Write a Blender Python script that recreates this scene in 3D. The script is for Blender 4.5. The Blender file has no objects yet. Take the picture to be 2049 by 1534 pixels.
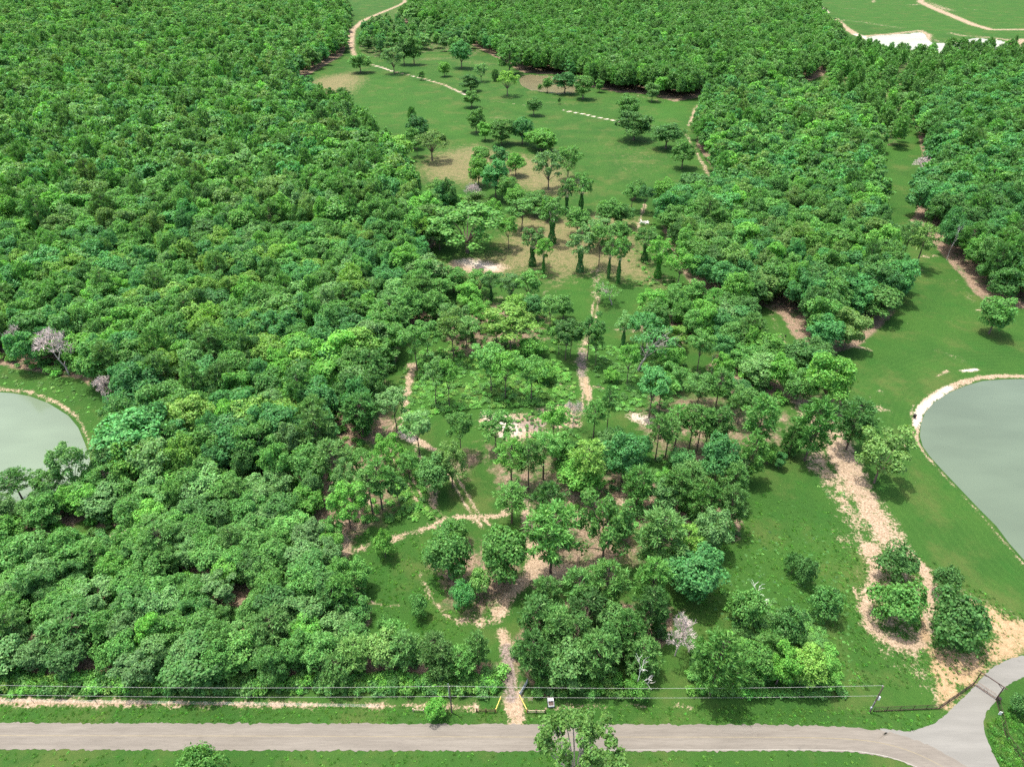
import bpy, bmesh, math, random
import numpy as np
from mathutils import Vector, Matrix

random.seed(7)
RNG = np.random.default_rng(7)
SC = bpy.context.scene
COL = SC.collection
R = math.radians

# ------------------------------------------------------------------ camera, sky, sun, exposure
CAM_H, PITCH, FPX = 120.0, R(34.5), 1366.0        # height (m), pitch below the horizon, focal length in photo pixels
cam_d = bpy.data.cameras.new('camera')
cam_d.sensor_width = 36.0
cam_d.lens = FPX / 2049 * 36.0
cam_d.clip_start, cam_d.clip_end = 1.0, 12000.0
cam = bpy.data.objects.new('camera', cam_d)
COL.objects.link(cam)
cam.location = (0, 0, CAM_H)
cam.rotation_euler = (math.pi / 2 - PITCH, 0, 0)
SC.camera = cam

SUN_EL, SUN_TO = R(75), Vector((0.88, -0.47, 0)).normalized()   # shadows fall along SUN_TO
world = bpy.data.worlds.new('World'); SC.world = world
world.use_nodes = True
wn = world.node_tree.nodes; wn.clear()
sky = wn.new('ShaderNodeTexSky'); sky.sky_type = 'NISHITA'; sky.sun_disc = False
sky.sun_elevation = SUN_EL; sky.sun_rotation = R(-62); sky.air_density = 1.0; sky.dust_density = 5.0
bg = wn.new('ShaderNodeBackground'); bg.inputs['Strength'].default_value = 0.15
wo = wn.new('ShaderNodeOutputWorld')
world.node_tree.links.new(sky.outputs[0], bg.inputs[0]); world.node_tree.links.new(bg.outputs[0], wo.inputs[0])

sun_d = bpy.data.lights.new('sun', 'SUN'); sun_d.energy = 2.6; sun_d.angle = R(0.6); sun_d.color = (1.0, 0.955, 0.89)
sun = bpy.data.objects.new('sun', sun_d); COL.objects.link(sun)
ldir = Vector((SUN_TO.x * math.cos(SUN_EL), SUN_TO.y * math.cos(SUN_EL), -math.sin(SUN_EL)))
sun.rotation_euler = ldir.to_track_quat('-Z', 'Y').to_euler(); sun.location = (0, 0, 400)

vs = SC.view_settings
vs.view_transform = 'Standard'; vs.look = 'None'; vs.gamma = 1.0; vs.use_curve_mapping = False
vs.exposure = 1.24
SC.cycles.max_bounces = 6; SC.cycles.diffuse_bounces = 3; SC.cycles.transmission_bounces = 3; SC.cycles.glossy_bounces = 2
SC.cycles.use_denoising = False

# ------------------------------------------------------------------ surveying: picture point -> point of the ground
def ray(px, py):
    dx, dy = (px - 1024.5) / FPX, (767 - py) / FPX
    return np.array([dx, math.cos(PITCH) + dy * math.sin(PITCH), -math.sin(PITCH) + dy * math.cos(PITCH)])

def at(px, py, z=0.0):
    d = ray(px, py); t = (z - CAM_H) / d[2]
    return Vector((d[0] * t, d[1] * t, z))

def depth(y):                       # distance along the lens axis of a ground point at y
    return y * math.cos(PITCH) + CAM_H * math.sin(PITCH)

def pix(x, y, z=0.0):
    h = z - CAM_H
    dep = y * math.cos(PITCH) - h * math.sin(PITCH)
    up = y * math.sin(PITCH) + h * math.cos(PITCH)
    return 1024.5 + FPX * x / dep, 767 - FPX * up / dep

def height_at(base_y, top_py):      # height of something standing at y whose top shows at picture row top_py
    d = ray(1024, top_py)
    return CAM_H + base_y * d[2] / d[1]

def W2(pts): return np.array([tuple(at(*p[:2]))[:2] for p in pts])

# ------------------------------------------------------------------ materials
def new_mat(name):
    m = bpy.data.materials.new(name); m.use_nodes = True
    nt = m.node_tree; nt.nodes.clear()
    out = nt.nodes.new('ShaderNodeOutputMaterial')
    return m, nt, out

class G:
    """small helper to write node graphs"""
    def __init__(s, nt): s.nt = nt
    def n(s, t, **k):
        x = s.nt.nodes.new(t)
        for a, v in k.items(): setattr(x, a, v)
        return x
    def l(s, a, b): s.nt.links.new(a, b)
    def val(s, sock, v):
        if hasattr(v, 'is_linked') or isinstance(v, bpy.types.NodeSocket): s.l(v, sock)
        else: sock.default_value = v
    def math(s, op, a, b=0.0, c=None, clamp=False):
        x = s.n('ShaderNodeMath', operation=op, use_clamp=clamp)
        s.val(x.inputs[0], a); s.val(x.inputs[1], b)
        if c is not None: s.val(x.inputs[2], c)
        return x.outputs[0]
    def mix(s, f, a, b, mode='MIX'):
        x = s.n('ShaderNodeMix', data_type='RGBA', blend_type=mode, clamp_factor=True)
        s.val(x.inputs[0], f)
        s.val(x.inputs[6], a if not isinstance(a, tuple) else (*a, 1)); s.val(x.inputs[7], b if not isinstance(b, tuple) else (*b, 1))
        return x.outputs[2]
    def noise(s, vec, scale, detail=4, rough=0.55, w=None):
        x = s.n('ShaderNodeTexNoise'); x.inputs['Scale'].default_value = scale
        x.inputs['Detail'].default_value = detail; x.inputs['Roughness'].default_value = rough
        if vec is not None: s.l(vec, x.inputs['Vector'])
        return x.outputs['Fac']
    def ramp(s, f, lo, hi):
        x = s.n('ShaderNodeMapRange', interpolation_type='SMOOTHSTEP')
        s.val(x.inputs[0], f); s.val(x.inputs[1], lo); s.val(x.inputs[2], hi)
        return x.outputs[0]
    def attr(s, name, kind='GEOMETRY'):
        return s.n('ShaderNodeAttribute', attribute_name=name, attribute_type=kind)
    def pos(s): return s.n('ShaderNodeNewGeometry').outputs['Position']
    def mapping(s, vec, scale=(1, 1, 1), rot=(0, 0, 0)):
        x = s.n('ShaderNodeMapping'); x.inputs['Scale'].default_value = scale; x.inputs['Rotation'].default_value = rot
        s.l(vec, x.inputs['Vector']); return x.outputs[0]
    def bsdf(s, out, col, rough=0.9, spec=0.2, bump=None, bstr=0.3, bdist=0.1):
        p = s.n('ShaderNodeBsdfPrincipled')
        s.val(p.inputs['Base Color'], col if not isinstance(col, tuple) else (*col, 1))
        s.val(p.inputs['Roughness'], rough); p.inputs['Specular IOR Level'].default_value = spec
        if bump is not None:
            b = s.n('ShaderNodeBump'); b.inputs['Strength'].default_value = bstr; b.inputs['Distance'].default_value = bdist
            s.l(bump, b.inputs['Height']); s.l(b.outputs[0], p.inputs['Normal'])
        if out is not None: s.l(p.outputs[0], out.inputs[0])
        return p

def leaf_material(name, shine=0.16, trans=0.36, vary=0.62):
    m, nt, out = new_mat(name); g = G(nt)
    tint = g.attr('tint', 'INSTANCER').outputs['Color']
    lv = g.attr('lv').outputs['Fac']
    b = g.math('MULTIPLY_ADD', lv, vary * 2, 1 - vary)
    col = g.mix(1.0, tint, g.n('ShaderNodeCombineColor').outputs[0], 'MULTIPLY')
    comb = nt.nodes[-2] if False else None
    # brightness per leaf spray, and a few paler sprays painting in bright highlights
    hs = g.n('ShaderNodeHueSaturation'); g.l(tint, hs.inputs['Color']); g.l(b, hs.inputs['Value'])
    hue = g.math('MULTIPLY_ADD', g.attr('lh').outputs['Fac'], -0.03, 0.505); g.l(hue, hs.inputs['Hue'])
    pale = g.ramp(lv, 0.86, 1.0)
    c = g.mix(g.math('MULTIPLY', pale, 0.4), hs.outputs[0], (0.24, 0.33, 0.13))
    p = g.bsdf(None, c, 0.5, shine)
    t = g.n('ShaderNodeBsdfTranslucent')
    g.l(g.mix(1.0, c, (1.25, 1.35, 0.55), 'MULTIPLY'), t.inputs['Color'])
    mx = g.n('ShaderNodeMixShader'); mx.inputs[0].default_value = trans
    g.l(p.outputs[0], mx.inputs[1]); g.l(t.outputs[0], mx.inputs[2]); g.l(mx.outputs[0], out.inputs[0])
    return m

def simple(name, col, rough=0.8, spec=0.25, var=0.25, scale=3.0, metal=0.0, bstr=0.2):
    m, nt, out = new_mat(name); g = G(nt)
    tc = g.n('ShaderNodeTexCoord').outputs['Object']
    f = g.noise(tc, scale, 5, 0.65)
    dark = tuple(c * (1 - var) for c in col); lite = tuple(min(1, c * (1 + var)) for c in col)
    p = g.bsdf(out, g.mix(g.ramp(f, 0.3, 0.7), dark, lite), rough, spec, f, bstr, 0.02)
    p.inputs['Metallic'].default_value = metal
    return m

LEAF = leaf_material('leaf_foliage')
NEEDLE = leaf_material('pine_needles', 0.14, 0.28, 0.5)
WEED = leaf_material('weed_foliage', 0.25, 0.3, 0.5)
BARK = simple('bark', (0.16, 0.125, 0.10), 0.95, 0.1, 0.35, 2.5)
PINEBARK = simple('pine_bark', (0.13, 0.095, 0.08), 0.95, 0.1, 0.35, 2.5)
PALEBARK = simple('pale_bark', (0.36, 0.33, 0.29), 0.95, 0.1, 0.3, 2.5)
DEADWOOD = simple('dead_wood', (0.50, 0.43, 0.40), 0.95, 0.1, 0.2, 2.0)
WHITEWOOD = simple('bleached_wood', (0.66, 0.64, 0.60), 0.95, 0.1, 0.2, 2.0)
RUST = simple('rusty_pipe', (0.055, 0.032, 0.024), 0.7, 0.3, 0.4, 4)
RUSTL = simple('rusty_gate', (0.17, 0.10, 0.065), 0.7, 0.3, 0.4, 4)
BLACKM = simple('black_metal', (0.02, 0.018, 0.016), 0.6, 0.3, 0.3, 4)
YELLOW = simple('yellow_pipe', (0.72, 0.55, 0.14), 0.6, 0.3, 0.15, 3)
GALV = simple('galvanised_metal', (0.42, 0.45, 0.47), 0.5, 0.4, 0.15, 5)
CREO = simple('creosote_wood', (0.075, 0.045, 0.03), 0.9, 0.15, 0.4, 3)
POLEW = simple('weathered_pole', (0.15, 0.12, 0.095), 0.9, 0.15, 0.35, 3)
PALEW = simple('pale_timber', (0.42, 0.34, 0.24), 0.9, 0.15, 0.25, 3)
WIREM = simple('aluminium_wire', (0.40, 0.40, 0.39), 0.6, 0.3, 0.05, 3)
WHITEP = simple('white_paint', (0.78, 0.78, 0.75), 0.6, 0.3, 0.06, 1)
ROOFM = simple('pale_metal_roof', (0.66, 0.66, 0.66), 0.5, 0.4, 0.08, 1)
GLASSD = simple('dark_window', (0.03, 0.035, 0.04), 0.15, 0.5, 0.1, 1)
RUBBER = simple('rubber', (0.02, 0.02, 0.02), 0.9, 0.2, 0.2, 4)
DARKBED = simple('dark_cart_bed', (0.09, 0.065, 0.055), 0.9, 0.2, 0.3, 4)

# ------------------------------------------------------------------ mesh helpers
def mesh_np(name, v, f, mats, attrs=None, mat_idx=None, smooth=False):
    """v: N x 3, f: M x k (all faces k-sided)"""
    v = np.asarray(v, dtype=np.float32); f = np.asarray(f, dtype=np.int32)
    me = bpy.data.meshes.new(name)
    k = f.shape[1]
    me.vertices.add(len(v)); me.vertices.foreach_set('co', v.ravel())
    me.loops.add(f.size); me.loops.foreach_set('vertex_index', f.ravel())
    me.polygons.add(len(f)); me.polygons.foreach_set('loop_start', np.arange(0, f.size, k, dtype=np.int32))
    try: me.polygons.foreach_set('loop_total', np.full(len(f), k, dtype=np.int32))
    except Exception: pass
    for m in (mats if isinstance(mats, (list, tuple)) else [mats]): me.materials.append(m)
    if mat_idx is not None: me.polygons.foreach_set('material_index', np.asarray(mat_idx, dtype=np.int32))
    if smooth: me.polygons.foreach_set('use_smooth', np.ones(len(f), dtype=bool))
    me.update(calc_edges=True)
    for nm, dom, arr in (attrs or []):
        a = me.attributes.new(nm, 'FLOAT', dom); a.data.foreach_set('value', np.asarray(arr, dtype=np.float32))
    return me

class MB:
    """collects tubes, boxes and prisms into one mesh of quads / n-gons"""
    def __init__(s): s.v = []; s.f = []
    def tube(s, p0, p1, r0, r1=None, n=6, caps=True):
        r1 = r0 if r1 is None else r1
        p0, p1 = Vector(p0), Vector(p1); d = (p1 - p0)
        if d.length < 1e-6: return
        d.normalize(); a = d.orthogonal().normalized(); b = d.cross(a); o = len(s.v)
        for p, r in ((p0, r0), (p1, r1)):
            for i in range(n):
                t = 2 * math.pi * i / n; s.v.append(tuple(p + a * (r * math.cos(t)) + b * (r * math.sin(t))))
        for i in range(n):
            j = (i + 1) % n; s.f.append((o + i, o + j, o + n + j, o + n + i))
        if caps: s.f.append(tuple(o + i for i in reversed(range(n)))); s.f.append(tuple(o + n + i for i in range(n)))
    def path(s, pts, r0, r1=None, n=6):
        r1 = r0 if r1 is None else r1; m = len(pts) - 1
        for i in range(m):
            s.tube(pts[i], pts[i + 1], r0 + (r1 - r0) * i / m, r0 + (r1 - r0) * (i + 1) / m, n)
    def box(s, c, size, rz=0.0, tilt=None):
        o = len(s.v); M = Matrix.Rotation(rz, 3, 'Z')
        if tilt is not None: M = M @ tilt
        for sx, sy, sz in ((-1,-1,-1),(1,-1,-1),(1,1,-1),(-1,1,-1),(-1,-1,1),(1,-1,1),(1,1,1),(-1,1,1)):
            s.v.append(tuple(Vector(c) + M @ Vector((sx*size[0]/2, sy*size[1]/2, sz*size[2]/2))))
        for q in ((0,3,2,1),(4,5,6,7),(0,1,5,4),(1,2,6,5),(2,3,7,6),(3,0,4,7)): s.f.append(tuple(o + i for i in q))
    def mesh(s, name, mat, smooth=False):
        me = bpy.data.meshes.new(name); me.from_pydata(s.v, [], s.f); me.materials.append(mat)
        if smooth:
            for p in me.polygons: p.use_smooth = True
        me.update(); return me

def link(name, me, parent=None, loc=None):
    o = bpy.data.objects.new(name, me); COL.objects.link(o)
    if parent is not None: o.parent = parent
    if loc is not None: o.location = loc
    return o

def tag(o, label=None, cat=None, group=None, kind=None):
    if label: o['label'] = label
    if cat: o['category'] = cat
    if group: o['group'] = group
    if kind: o['kind'] = kind
    return o

def thing(name, label, cat, loc=(0, 0, 0), rz=0.0, group=None):
    o = bpy.data.objects.new(name, None); COL.objects.link(o); o.empty_display_size = 0.5
    o.location = loc; o.rotation_euler = (0, 0, rz)
    return tag(o, label, cat, group)

# ------------------------------------------------------------------ foliage builders
def unit(v): return v / np.maximum(np.linalg.norm(v, axis=1, keepdims=True), 1e-9)

def cards(rng, pos, nrm, size, aspect=0.75, bend=0.18, along=None):
    """leaf sprays: bent kites of four points"""
    n = len(pos)
    t = along if along is not None else unit(rng.normal(size=(n, 3)))
    b = unit(np.cross(nrm, t)); t = unit(np.cross(b, nrm)) if along is None else t
    s = size[:, None]
    j = lambda: (1 + rng.uniform(-.25, .25, (n, 1)))
    v = np.empty((n, 4, 3))
    v[:, 0] = pos - t * s * .5 * j() - nrm * s * bend
    v[:, 1] = pos + b * s * .5 * aspect * j()
    v[:, 2] = pos + t * s * .5 * j() - nrm * s * bend
    v[:, 3] = pos - b * s * .5 * aspect * j()
    return v.reshape(-1, 3), np.arange(n * 4).reshape(n, 4)

def crown_mesh(name, v, f, rng, mat, zlo=None, zhi=None):
    n = len(f)
    return mesh_np(name, v, f, mat, [('lv', 'FACE', rng.beta(2.2, 2.2, n)), ('lh', 'FACE', rng.random(n))])

def lobes_crown(rng, H, W, base, nl, n, card, lobe=(.30, .46), spread=.62, zmin=-.55, flat=.85, core=True):
    c = np.array([0, 0, H * (base + 1) / 2]); rx, rz = W / 2, H * (1 - base) / 2
    i = np.arange(nl) + .5
    z = 1 - (1 - zmin) * i / nl; ph = i * 2.39996 + rng.random() * 6
    d = np.stack([np.sqrt(np.maximum(0, 1 - z * z)) * np.cos(ph), np.sqrt(np.maximum(0, 1 - z * z)) * np.sin(ph), z], 1)
    d += rng.normal(0, .16, d.shape)
    lc = c + d * np.array([rx, rx, rz]) * (spread * rng.uniform(.78, 1.15, (nl, 1)))
    lr = rx * rng.uniform(lobe[0], lobe[1], nl)
    if core: lc = np.vstack([lc, c]); lr = np.append(lr, rx * .5)
    w = lr ** 2; k = rng.choice(len(lr), n, p=w / w.sum())
    dd = unit(rng.normal(size=(n, 3))); flip = rng.random(n) > .22
    dd[flip, 2] = np.abs(dd[flip, 2])
    rad = lr[k] * (1.02 - .4 * rng.random(n) ** 2)
    out = rng.random(n) < .1; rad[out] *= rng.uniform(1.02, 1.38, out.sum())
    p = lc[k] + dd * rad[:, None] * np.array([1, 1, flat])
    # second-order bumps: sprays gather in small bunches
    p += .16 * lr[k][:, None] * np.sin(p * (9.0 / rx) + rng.random(3) * 6)
    keep = p[:, 2] > .12
    p, dd = p[keep], dd[keep]
    nr = unit(dd * .75 + np.array([0, 0, .5]) + rng.normal(0, .42, p.shape))
    sz = rng.uniform(card[0], card[1], len(p))
    v, f = cards(rng, p, nr, sz)
    return v, f, lc, lr

def limbs(mb, rng, H, base, targets, r0, lean=(0, 0), fork=.8):
    zf = max(.22 * H, H * base * fork)
    f0 = Vector((lean[0] * zf, lean[1] * zf, zf))
    mid = Vector((lean[0] * zf * .4, lean[1] * zf * .4, zf * .5))
    mb.path([(0, 0, -.4), mid, f0], r0 * 1.15, r0 * .8, 6)
    for t in targets:
        t = Vector(t); a = f0.lerp(t, .45); a.z += (t.z - f0.z) * .10
        mb.path([f0, a, t], r0 * .5, r0 * .12, 5)

PROTO = {}
def add_proto(kind, H, W, parts): PROTO.setdefault(kind, []).append((H, W, parts))

def make_broad(kind, i, seed, H=10, W=8, base=.28, nl=18, n=5200, card=(.26, .5), nlimb=7, bark=None, r0=.2, lean=(0, 0), extra=None, **k):
    rng = np.random.default_rng(seed)
    v, f, lc, lr = lobes_crown(rng, H, W, base, nl, n, card, **k)
    if lean != (0, 0):
        v[:, 0] += lean[0] * v[:, 2]; v[:, 1] += lean[1] * v[:, 2]; lc[:, 0] += lean[0] * lc[:, 2]; lc[:, 1] += lean[1] * lc[:, 2]
    mb = MB(); limbs(mb, rng, H, base, [tuple(lc[j]) for j in rng.permutation(nl)[:nlimb]], r0, lean, k.get('fork', .85) if False else .85)
    if extra: extra(mb, rng, lc)
    parts = [('trunk', mb.mesh(kind + '_trunk', bark or BARK)), ('crown', crown_mesh(kind + '_crown', v, f, rng, LEAF))]
    add_proto(kind, H, W, parts); return parts

def pine_crown(rng, H, W, base, nb, blades, L, wd, step=.8, mids=True):
    P, D = [], []
    z = base * H; br = []
    while z < H - .4:
        t = (z - base * H) / (H * (1 - base))
        rad = W / 2 * min(1, .62 + 1.3 * t) * (1 - t ** 2.4) ** .8 + .25
        a0 = rng.random() * 6.28
        for q in range(nb if t < .8 else max(2, nb - 2)):
            a = a0 + q * 6.283 / nb + rng.normal(0, .25); rr = rad * rng.uniform(.65, 1.12)
            e = np.array([math.cos(a) * rr, math.sin(a) * rr, z + rr * rng.uniform(.05, .35)])
            br.append((z - .1, e)); cl = [1.0] + ([.62] if mids and rr > 1.2 else [])
            for u in cl:
                P.append(np.array([e[0] * u, e[1] * u, z + (e[2] - z) * u])); D.append(np.array([e[0], e[1], rr * .5 + .3]))
        z += step * rng.uniform(.8, 1.2)
    P.append(np.array([0, 0, H - .3])); D.append(np.array([0, 0, 1.]))
    P = np.array(P); D = unit(np.array(D))
    k = np.repeat(np.arange(len(P)), blades); n = len(k)
    d = unit(rng.normal(size=(n, 3)) + D[k] * .55 + np.array([0, 0, .35]))
    ln = L * rng.uniform(.7, 1.25, n)
    pos = P[k] + d * (ln * .45)[:, None] + rng.normal(0, L * .22, (n, 3))
    nr = unit(np.cross(d, rng.normal(size=(n, 3))) + np.array([0, 0, .35]))
    b = unit(np.cross(nr, d))
    h, w = (ln / 2)[:, None], (wd * rng.uniform(.7, 1.3, n) / 2)[:, None]
    v = np.empty((n, 4, 3)); v[:, 0] = pos - d * h; v[:, 1] = pos + b * w; v[:, 2] = pos + d * h; v[:, 3] = pos - b * w
    return v.reshape(-1, 3), np.arange(n * 4).reshape(n, 4), br

def make_pine(kind, seed, H=14, W=6.5, base=.42, nb=5, blades=34, L=.85, wd=.2, r0=.19, step=.8, limbs_on=True):
    rng = np.random.default_rng(seed)
    v, f, br = pine_crown(rng, H, W, base, nb, blades, L, wd, step)
    mb = MB(); mb.path([(0, 0, -.4), (.06, .04, H * .5), (0, 0, H - .3)], r0, .04, 7)
    if limbs_on:
        for z, e in br: mb.tube((0, 0, z), tuple(e), .05, .02, 4, False)
    add_proto(kind, H, W, [('trunk', mb.mesh(kind + '_trunk', PINEBARK)), ('crown', crown_mesh(kind + '_crown', v, f, rng, NEEDLE))])

def make_dead(kind, seed, H=9, W=7, mat=None, levels=4, kids=4, bare=.3):
    rng = np.random.default_rng(seed); tr, tw = MB(), MB()
    def grow(p, d, ln, r, lv):
        q = p + d * ln * .5 + Vector(rng.normal(0, .06 * ln, 3)); e = p + d * ln + Vector(rng.normal(0, .10 * ln, 3))
        tgt = tr if lv <= 1 else tw
        tgt.path([p, q, e], r, r * .6, 5 if lv < 2 else 3)
        if lv >= levels: return
        for c in range(kids + (1 if lv else 0)):
            a = Vector(rng.normal(0, 1, 3)); nd = (d * 1.0 + a.normalized() * .85 + Vector((0, 0, .12))).normalized()
            grow(q.lerp(e, rng.uniform(.1, 1)), nd, ln * rng.uniform(.55, .8), max(.034, r * .52), lv + 1)
    grow(Vector((0, 0, -.3)), Vector((.04, .02, 1)).normalized(), H * (bare + .1), .16, 0)
    allv = np.array(tr.v + tw.v)
    zmax = allv[:, 2].max(); wmax = np.percentile(np.hypot(allv[:, 0], allv[:, 1]), 97) * 2
    for b in (tr, tw):
        b.v = [(x * W / wmax, y * W / wmax, z * H / zmax) for x, y, z in b.v]
    m = mat or DEADWOOD
    add_proto(kind, H, W, [('trunk', tr.mesh(kind + '_trunk', m)), ('branches', tw.mesh(kind + '_branches', m))])

def ivy_column(rng, h, r, n, size=(.28, .5)):
    z = rng.random(n) * h; a = rng.random(n) * 6.283
    rr = r * (.75 + .35 * np.sin(z * 1.3 + rng.random() * 6) * .6 + .25 * rng.random(n)) * (1.25 - .5 * z / h)
    d = np.stack([np.cos(a), np.sin(a), np.zeros(n)], 1)
    p = d * rr[:, None]; p[:, 2] = z + .1
    nr = unit(d + np.array([0, 0, .45]) + rng.normal(0, .35, (n, 3)))
    return cards(rng, p, nr, rng.uniform(size[0], size[1], n))

for i in range(6):   # full round crowns
    make_broad('oak', i, 100 + i, base=.05 + .025 * i, nl=22 + i, n=7000, zmin=-.8, spread=.66, lobe=(.22 + .01 * i, .40))
for i in range(4):   # looser crowns, limbs and gaps show
    make_broad('open', i, 200 + i, H=11, W=8.5, base=.24, nl=26, n=4300, card=(.28, .52), lobe=(.19, .31), spread=.78, core=False, nlimb=14)
for i in range(4):   # tall bare stems under a flat high crown
    make_broad('slim', i, 300 + i, H=13, W=7.5, base=.42, nl=20, n=3500, card=(.28, .54), lobe=(.22, .34), spread=.76, core=False, nlimb=9, r0=.14, flat=.85,
               lean=((.05, 0), (-.04, .02), (.08, 0), (0, .03))[i])
for i in range(2):   # vase shaped, forked low
    make_broad('vase', i, 340 + i, H=9, W=8, base=.36, nl=20, n=3300, lobe=(.2, .31), spread=.85, zmin=-.15, core=False, nlimb=14, r0=.2)
for i in range(4): make_pine('pine', 400 + i, base=.28 + .05 * (i % 3), W=6.6)
for i in range(3): make_pine('tallpine', 420 + i, H=16, W=6, base=.5, nb=4, blades=26, L=.85, step=.85)
for i in range(2): make_pine('youngpine', 440 + i, H=8, W=6.2, base=.08, nb=6, blades=30, L=.75, wd=.19, r0=.13, step=.62)
for i in range(4):   # round shrubs to the ground
    make_broad('bush', i, 500 + i, H=5, W=6, base=.0, nl=16, n=4200, card=(.2, .4), lobe=(.26, .42), zmin=-.35, r0=.08, nlimb=4)
for i in range(1):
    rng = np.random.default_rng(540)
    parts = make_broad('cone', i, 540, H=7, W=5.6, base=.0, nl=22, n=4800, card=(.24, .42), lobe=(.26, .4), zmin=-.5, r0=.1, nlimb=3)
    me = parts[1][1]; co = np.empty(len(me.vertices) * 3, np.float32); me.vertices.foreach_get('co', co); co = co.reshape(-1, 3)
    k = np.clip(1.28 - .95 * co[:, 2] / 7, .2, 1.3); co[:, 0] *= k; co[:, 1] *= k; co[:, 2] *= 1.1; me.vertices.foreach_set('co', co.ravel())
for i in range(3): make_dead('dead', 600 + i, levels=5, kids=3)
make_dead('snag', 640, H=10, W=2.6, mat=WHITEWOOD, levels=3, kids=2, bare=.6)
make_dead('stub', 650, H=6, W=4, mat=WHITEWOOD, levels=3, kids=2, bare=.45)
for i in range(3):   # stems wrapped in ivy below a thin crown
    rng = np.random.default_rng(700 + i)
    v, f, lc, lr = lobes_crown(rng, 13, 7.5, .36, 19, 3300, (.28, .54), lobe=(.22, .34), spread=.76, core=False)
    mb = MB(); limbs(mb, rng, 13, .48, [tuple(x) for x in lc[:10]], .16)
    iv, fv = ivy_column(rng, 6.2, .55 + .16 * i, 1300)
    add_proto('vine', 13, 7.5, [('trunk', mb.mesh('vine_trunk', PALEBARK)), ('ivy', crown_mesh('ivy_sleeve', iv, fv, rng, LEAF)), ('crown', crown_mesh('vine_crown', v, f, rng, LEAF))])
# leaning half-bare tree
def bare_limbs(mb, rng, lc):
    for j in range(9):
        p = Vector((.4 * 5, 0, 5)); e = Vector((rng.uniform(2.5, 8), rng.uniform(-2.5, 2.5), rng.uniform(6, 10)))
        m_ = p.lerp(e, .5) + Vector((0, 0, .6)); mb.path([p, m_, e], .09, .02, 4)
        for q in range(4):
            s_ = m_.lerp(e, rng.random()); mb.path([s_, s_ + Vector(rng.normal(0, .9, 3))], .03, .012, 3)
make_broad('lean', 0, 720, H=9.5, W=8, base=.4, nl=14, n=1500, lobe=(.18, .3), spread=.8, core=False, nlimb=10, bark=PALEBARK, lean=(.38, 0), extra=bare_limbs)
# coarser crowns for the far woods
for i in range(5): make_broad('oakfar', i, 800 + i, base=.08, nl=19 + i, n=2300, card=(.42, .85), nlimb=0, lobe=(.23, .41), zmin=-.7, spread=.66)
for i in range(4): make_pine('pinefar', 830 + i, H=14, W=6.2, base=.35, nb=5, blades=14, L=1.1, wd=.42, limbs_on=False)
make_broad('airy', 0, 850, H=16, W=13, base=.3, nl=60, n=9000, card=(.28, .55), lobe=(.12, .19), spread=.84, core=False, nlimb=28, bark=PALEBARK, r0=.3, zmin=-.3)
# low plants
for i in range(4):
    rng = np.random.default_rng(860 + i)
    v, f, lc, lr = lobes_crown(rng, 1.2, 2.2, .0, 9, 420, (.16, .34), lobe=(.3, .5), zmin=-.2)
    add_proto('weed', 1.2, 2.2, [('crown', crown_mesh('weed_leaves', v, f, rng, WEED))])
for i in range(3):
    rng = np.random.default_rng(880 + i); n = 46
    a = rng.random(n) * 6.283; rr = .35 * np.sqrt(rng.random(n)); p = np.stack([np.cos(a) * rr, np.sin(a) * rr, .12 + .1 * rng.random(n)], 1)
    d = unit(np.stack([np.cos(a) * .5, np.sin(a) * .5, np.ones(n)], 1) + rng.normal(0, .3, (n, 3)))
    v, f = cards(rng, p, unit(np.cross(d, rng.normal(size=(n, 3)))), rng.uniform(.2, .38, n), .25, .05, d)
    add_proto('tuft', .3, .8, [('crown', crown_mesh('tuft_blades', v, f, rng, WEED))])

TINT = {  # real leaf colours
    'd': ((0.072, 0.210, 0.054), 'dark green'), 'm': ((0.095, 0.269, 0.061), 'mid-green'), 'b': ((0.113, 0.336, 0.059), 'bright green'),
    'y': ((0.154, 0.341, 0.066), 'yellow-green'), 'o': ((0.125, 0.265, 0.069), 'olive'), 'g': ((0.133, 0.304, 0.098), 'pale grey-green'),
    't': ((0.072, 0.249, 0.075), 'blue-green'), 'p': ((0.104, 0.257, 0.070), 'dull green'), 'x': ((0.293, 0.318, 0.231), 'grey')}

def tint_of(c, rng, j=.12):
    t = np.array(TINT[c][0]); return t * np.exp(rng.normal(0, j)) * (1 + rng.normal(0, j * .2, 3))

KIND_NAME = {'pine': 'pine_tree', 'tallpine': 'pine_tree', 'youngpine': 'pine_tree', 'bush': 'shrub', 'cone': 'shrub', 'dead': 'dead_tree', 'snag': 'dead_tree', 'stub': 'dead_tree'}
KIND_CAT = {'pine_tree': 'pine tree', 'shrub': 'shrub', 'dead_tree': 'dead tree', 'broadleaf_tree': 'tree'}
N_OF = {}
def plant(kind, x, y, H, W, tone, label, group=None, rng=RNG, idx=None, rz=None, z=0.0):
    pr = PROTO[kind]; H0, W0, parts = pr[int(rng.integers(len(pr))) if idx is None else idx % len(pr)]
    name = KIND_NAME.get(kind, 'broadleaf_tree'); N_OF[name] = N_OF.get(name, 0) + 1
    t = thing(name, label, KIND_CAT[name], (x, y, z), rng.random() * 6.283 if rz is None else rz, group)
    s = W / W0; t.scale = (s * rng.uniform(.93, 1.07), s * rng.uniform(.93, 1.07), H / H0)
    col = tint_of(tone, rng) if isinstance(tone, str) else tone
    for pn, me in parts:
        o = link(pn, me, t)
        if pn in ('crown', 'ivy'):
            c = col if pn == 'crown' else col * np.array([.8, .95, .85])
            o['tint'] = [float(q) for q in c]
    return t

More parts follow.
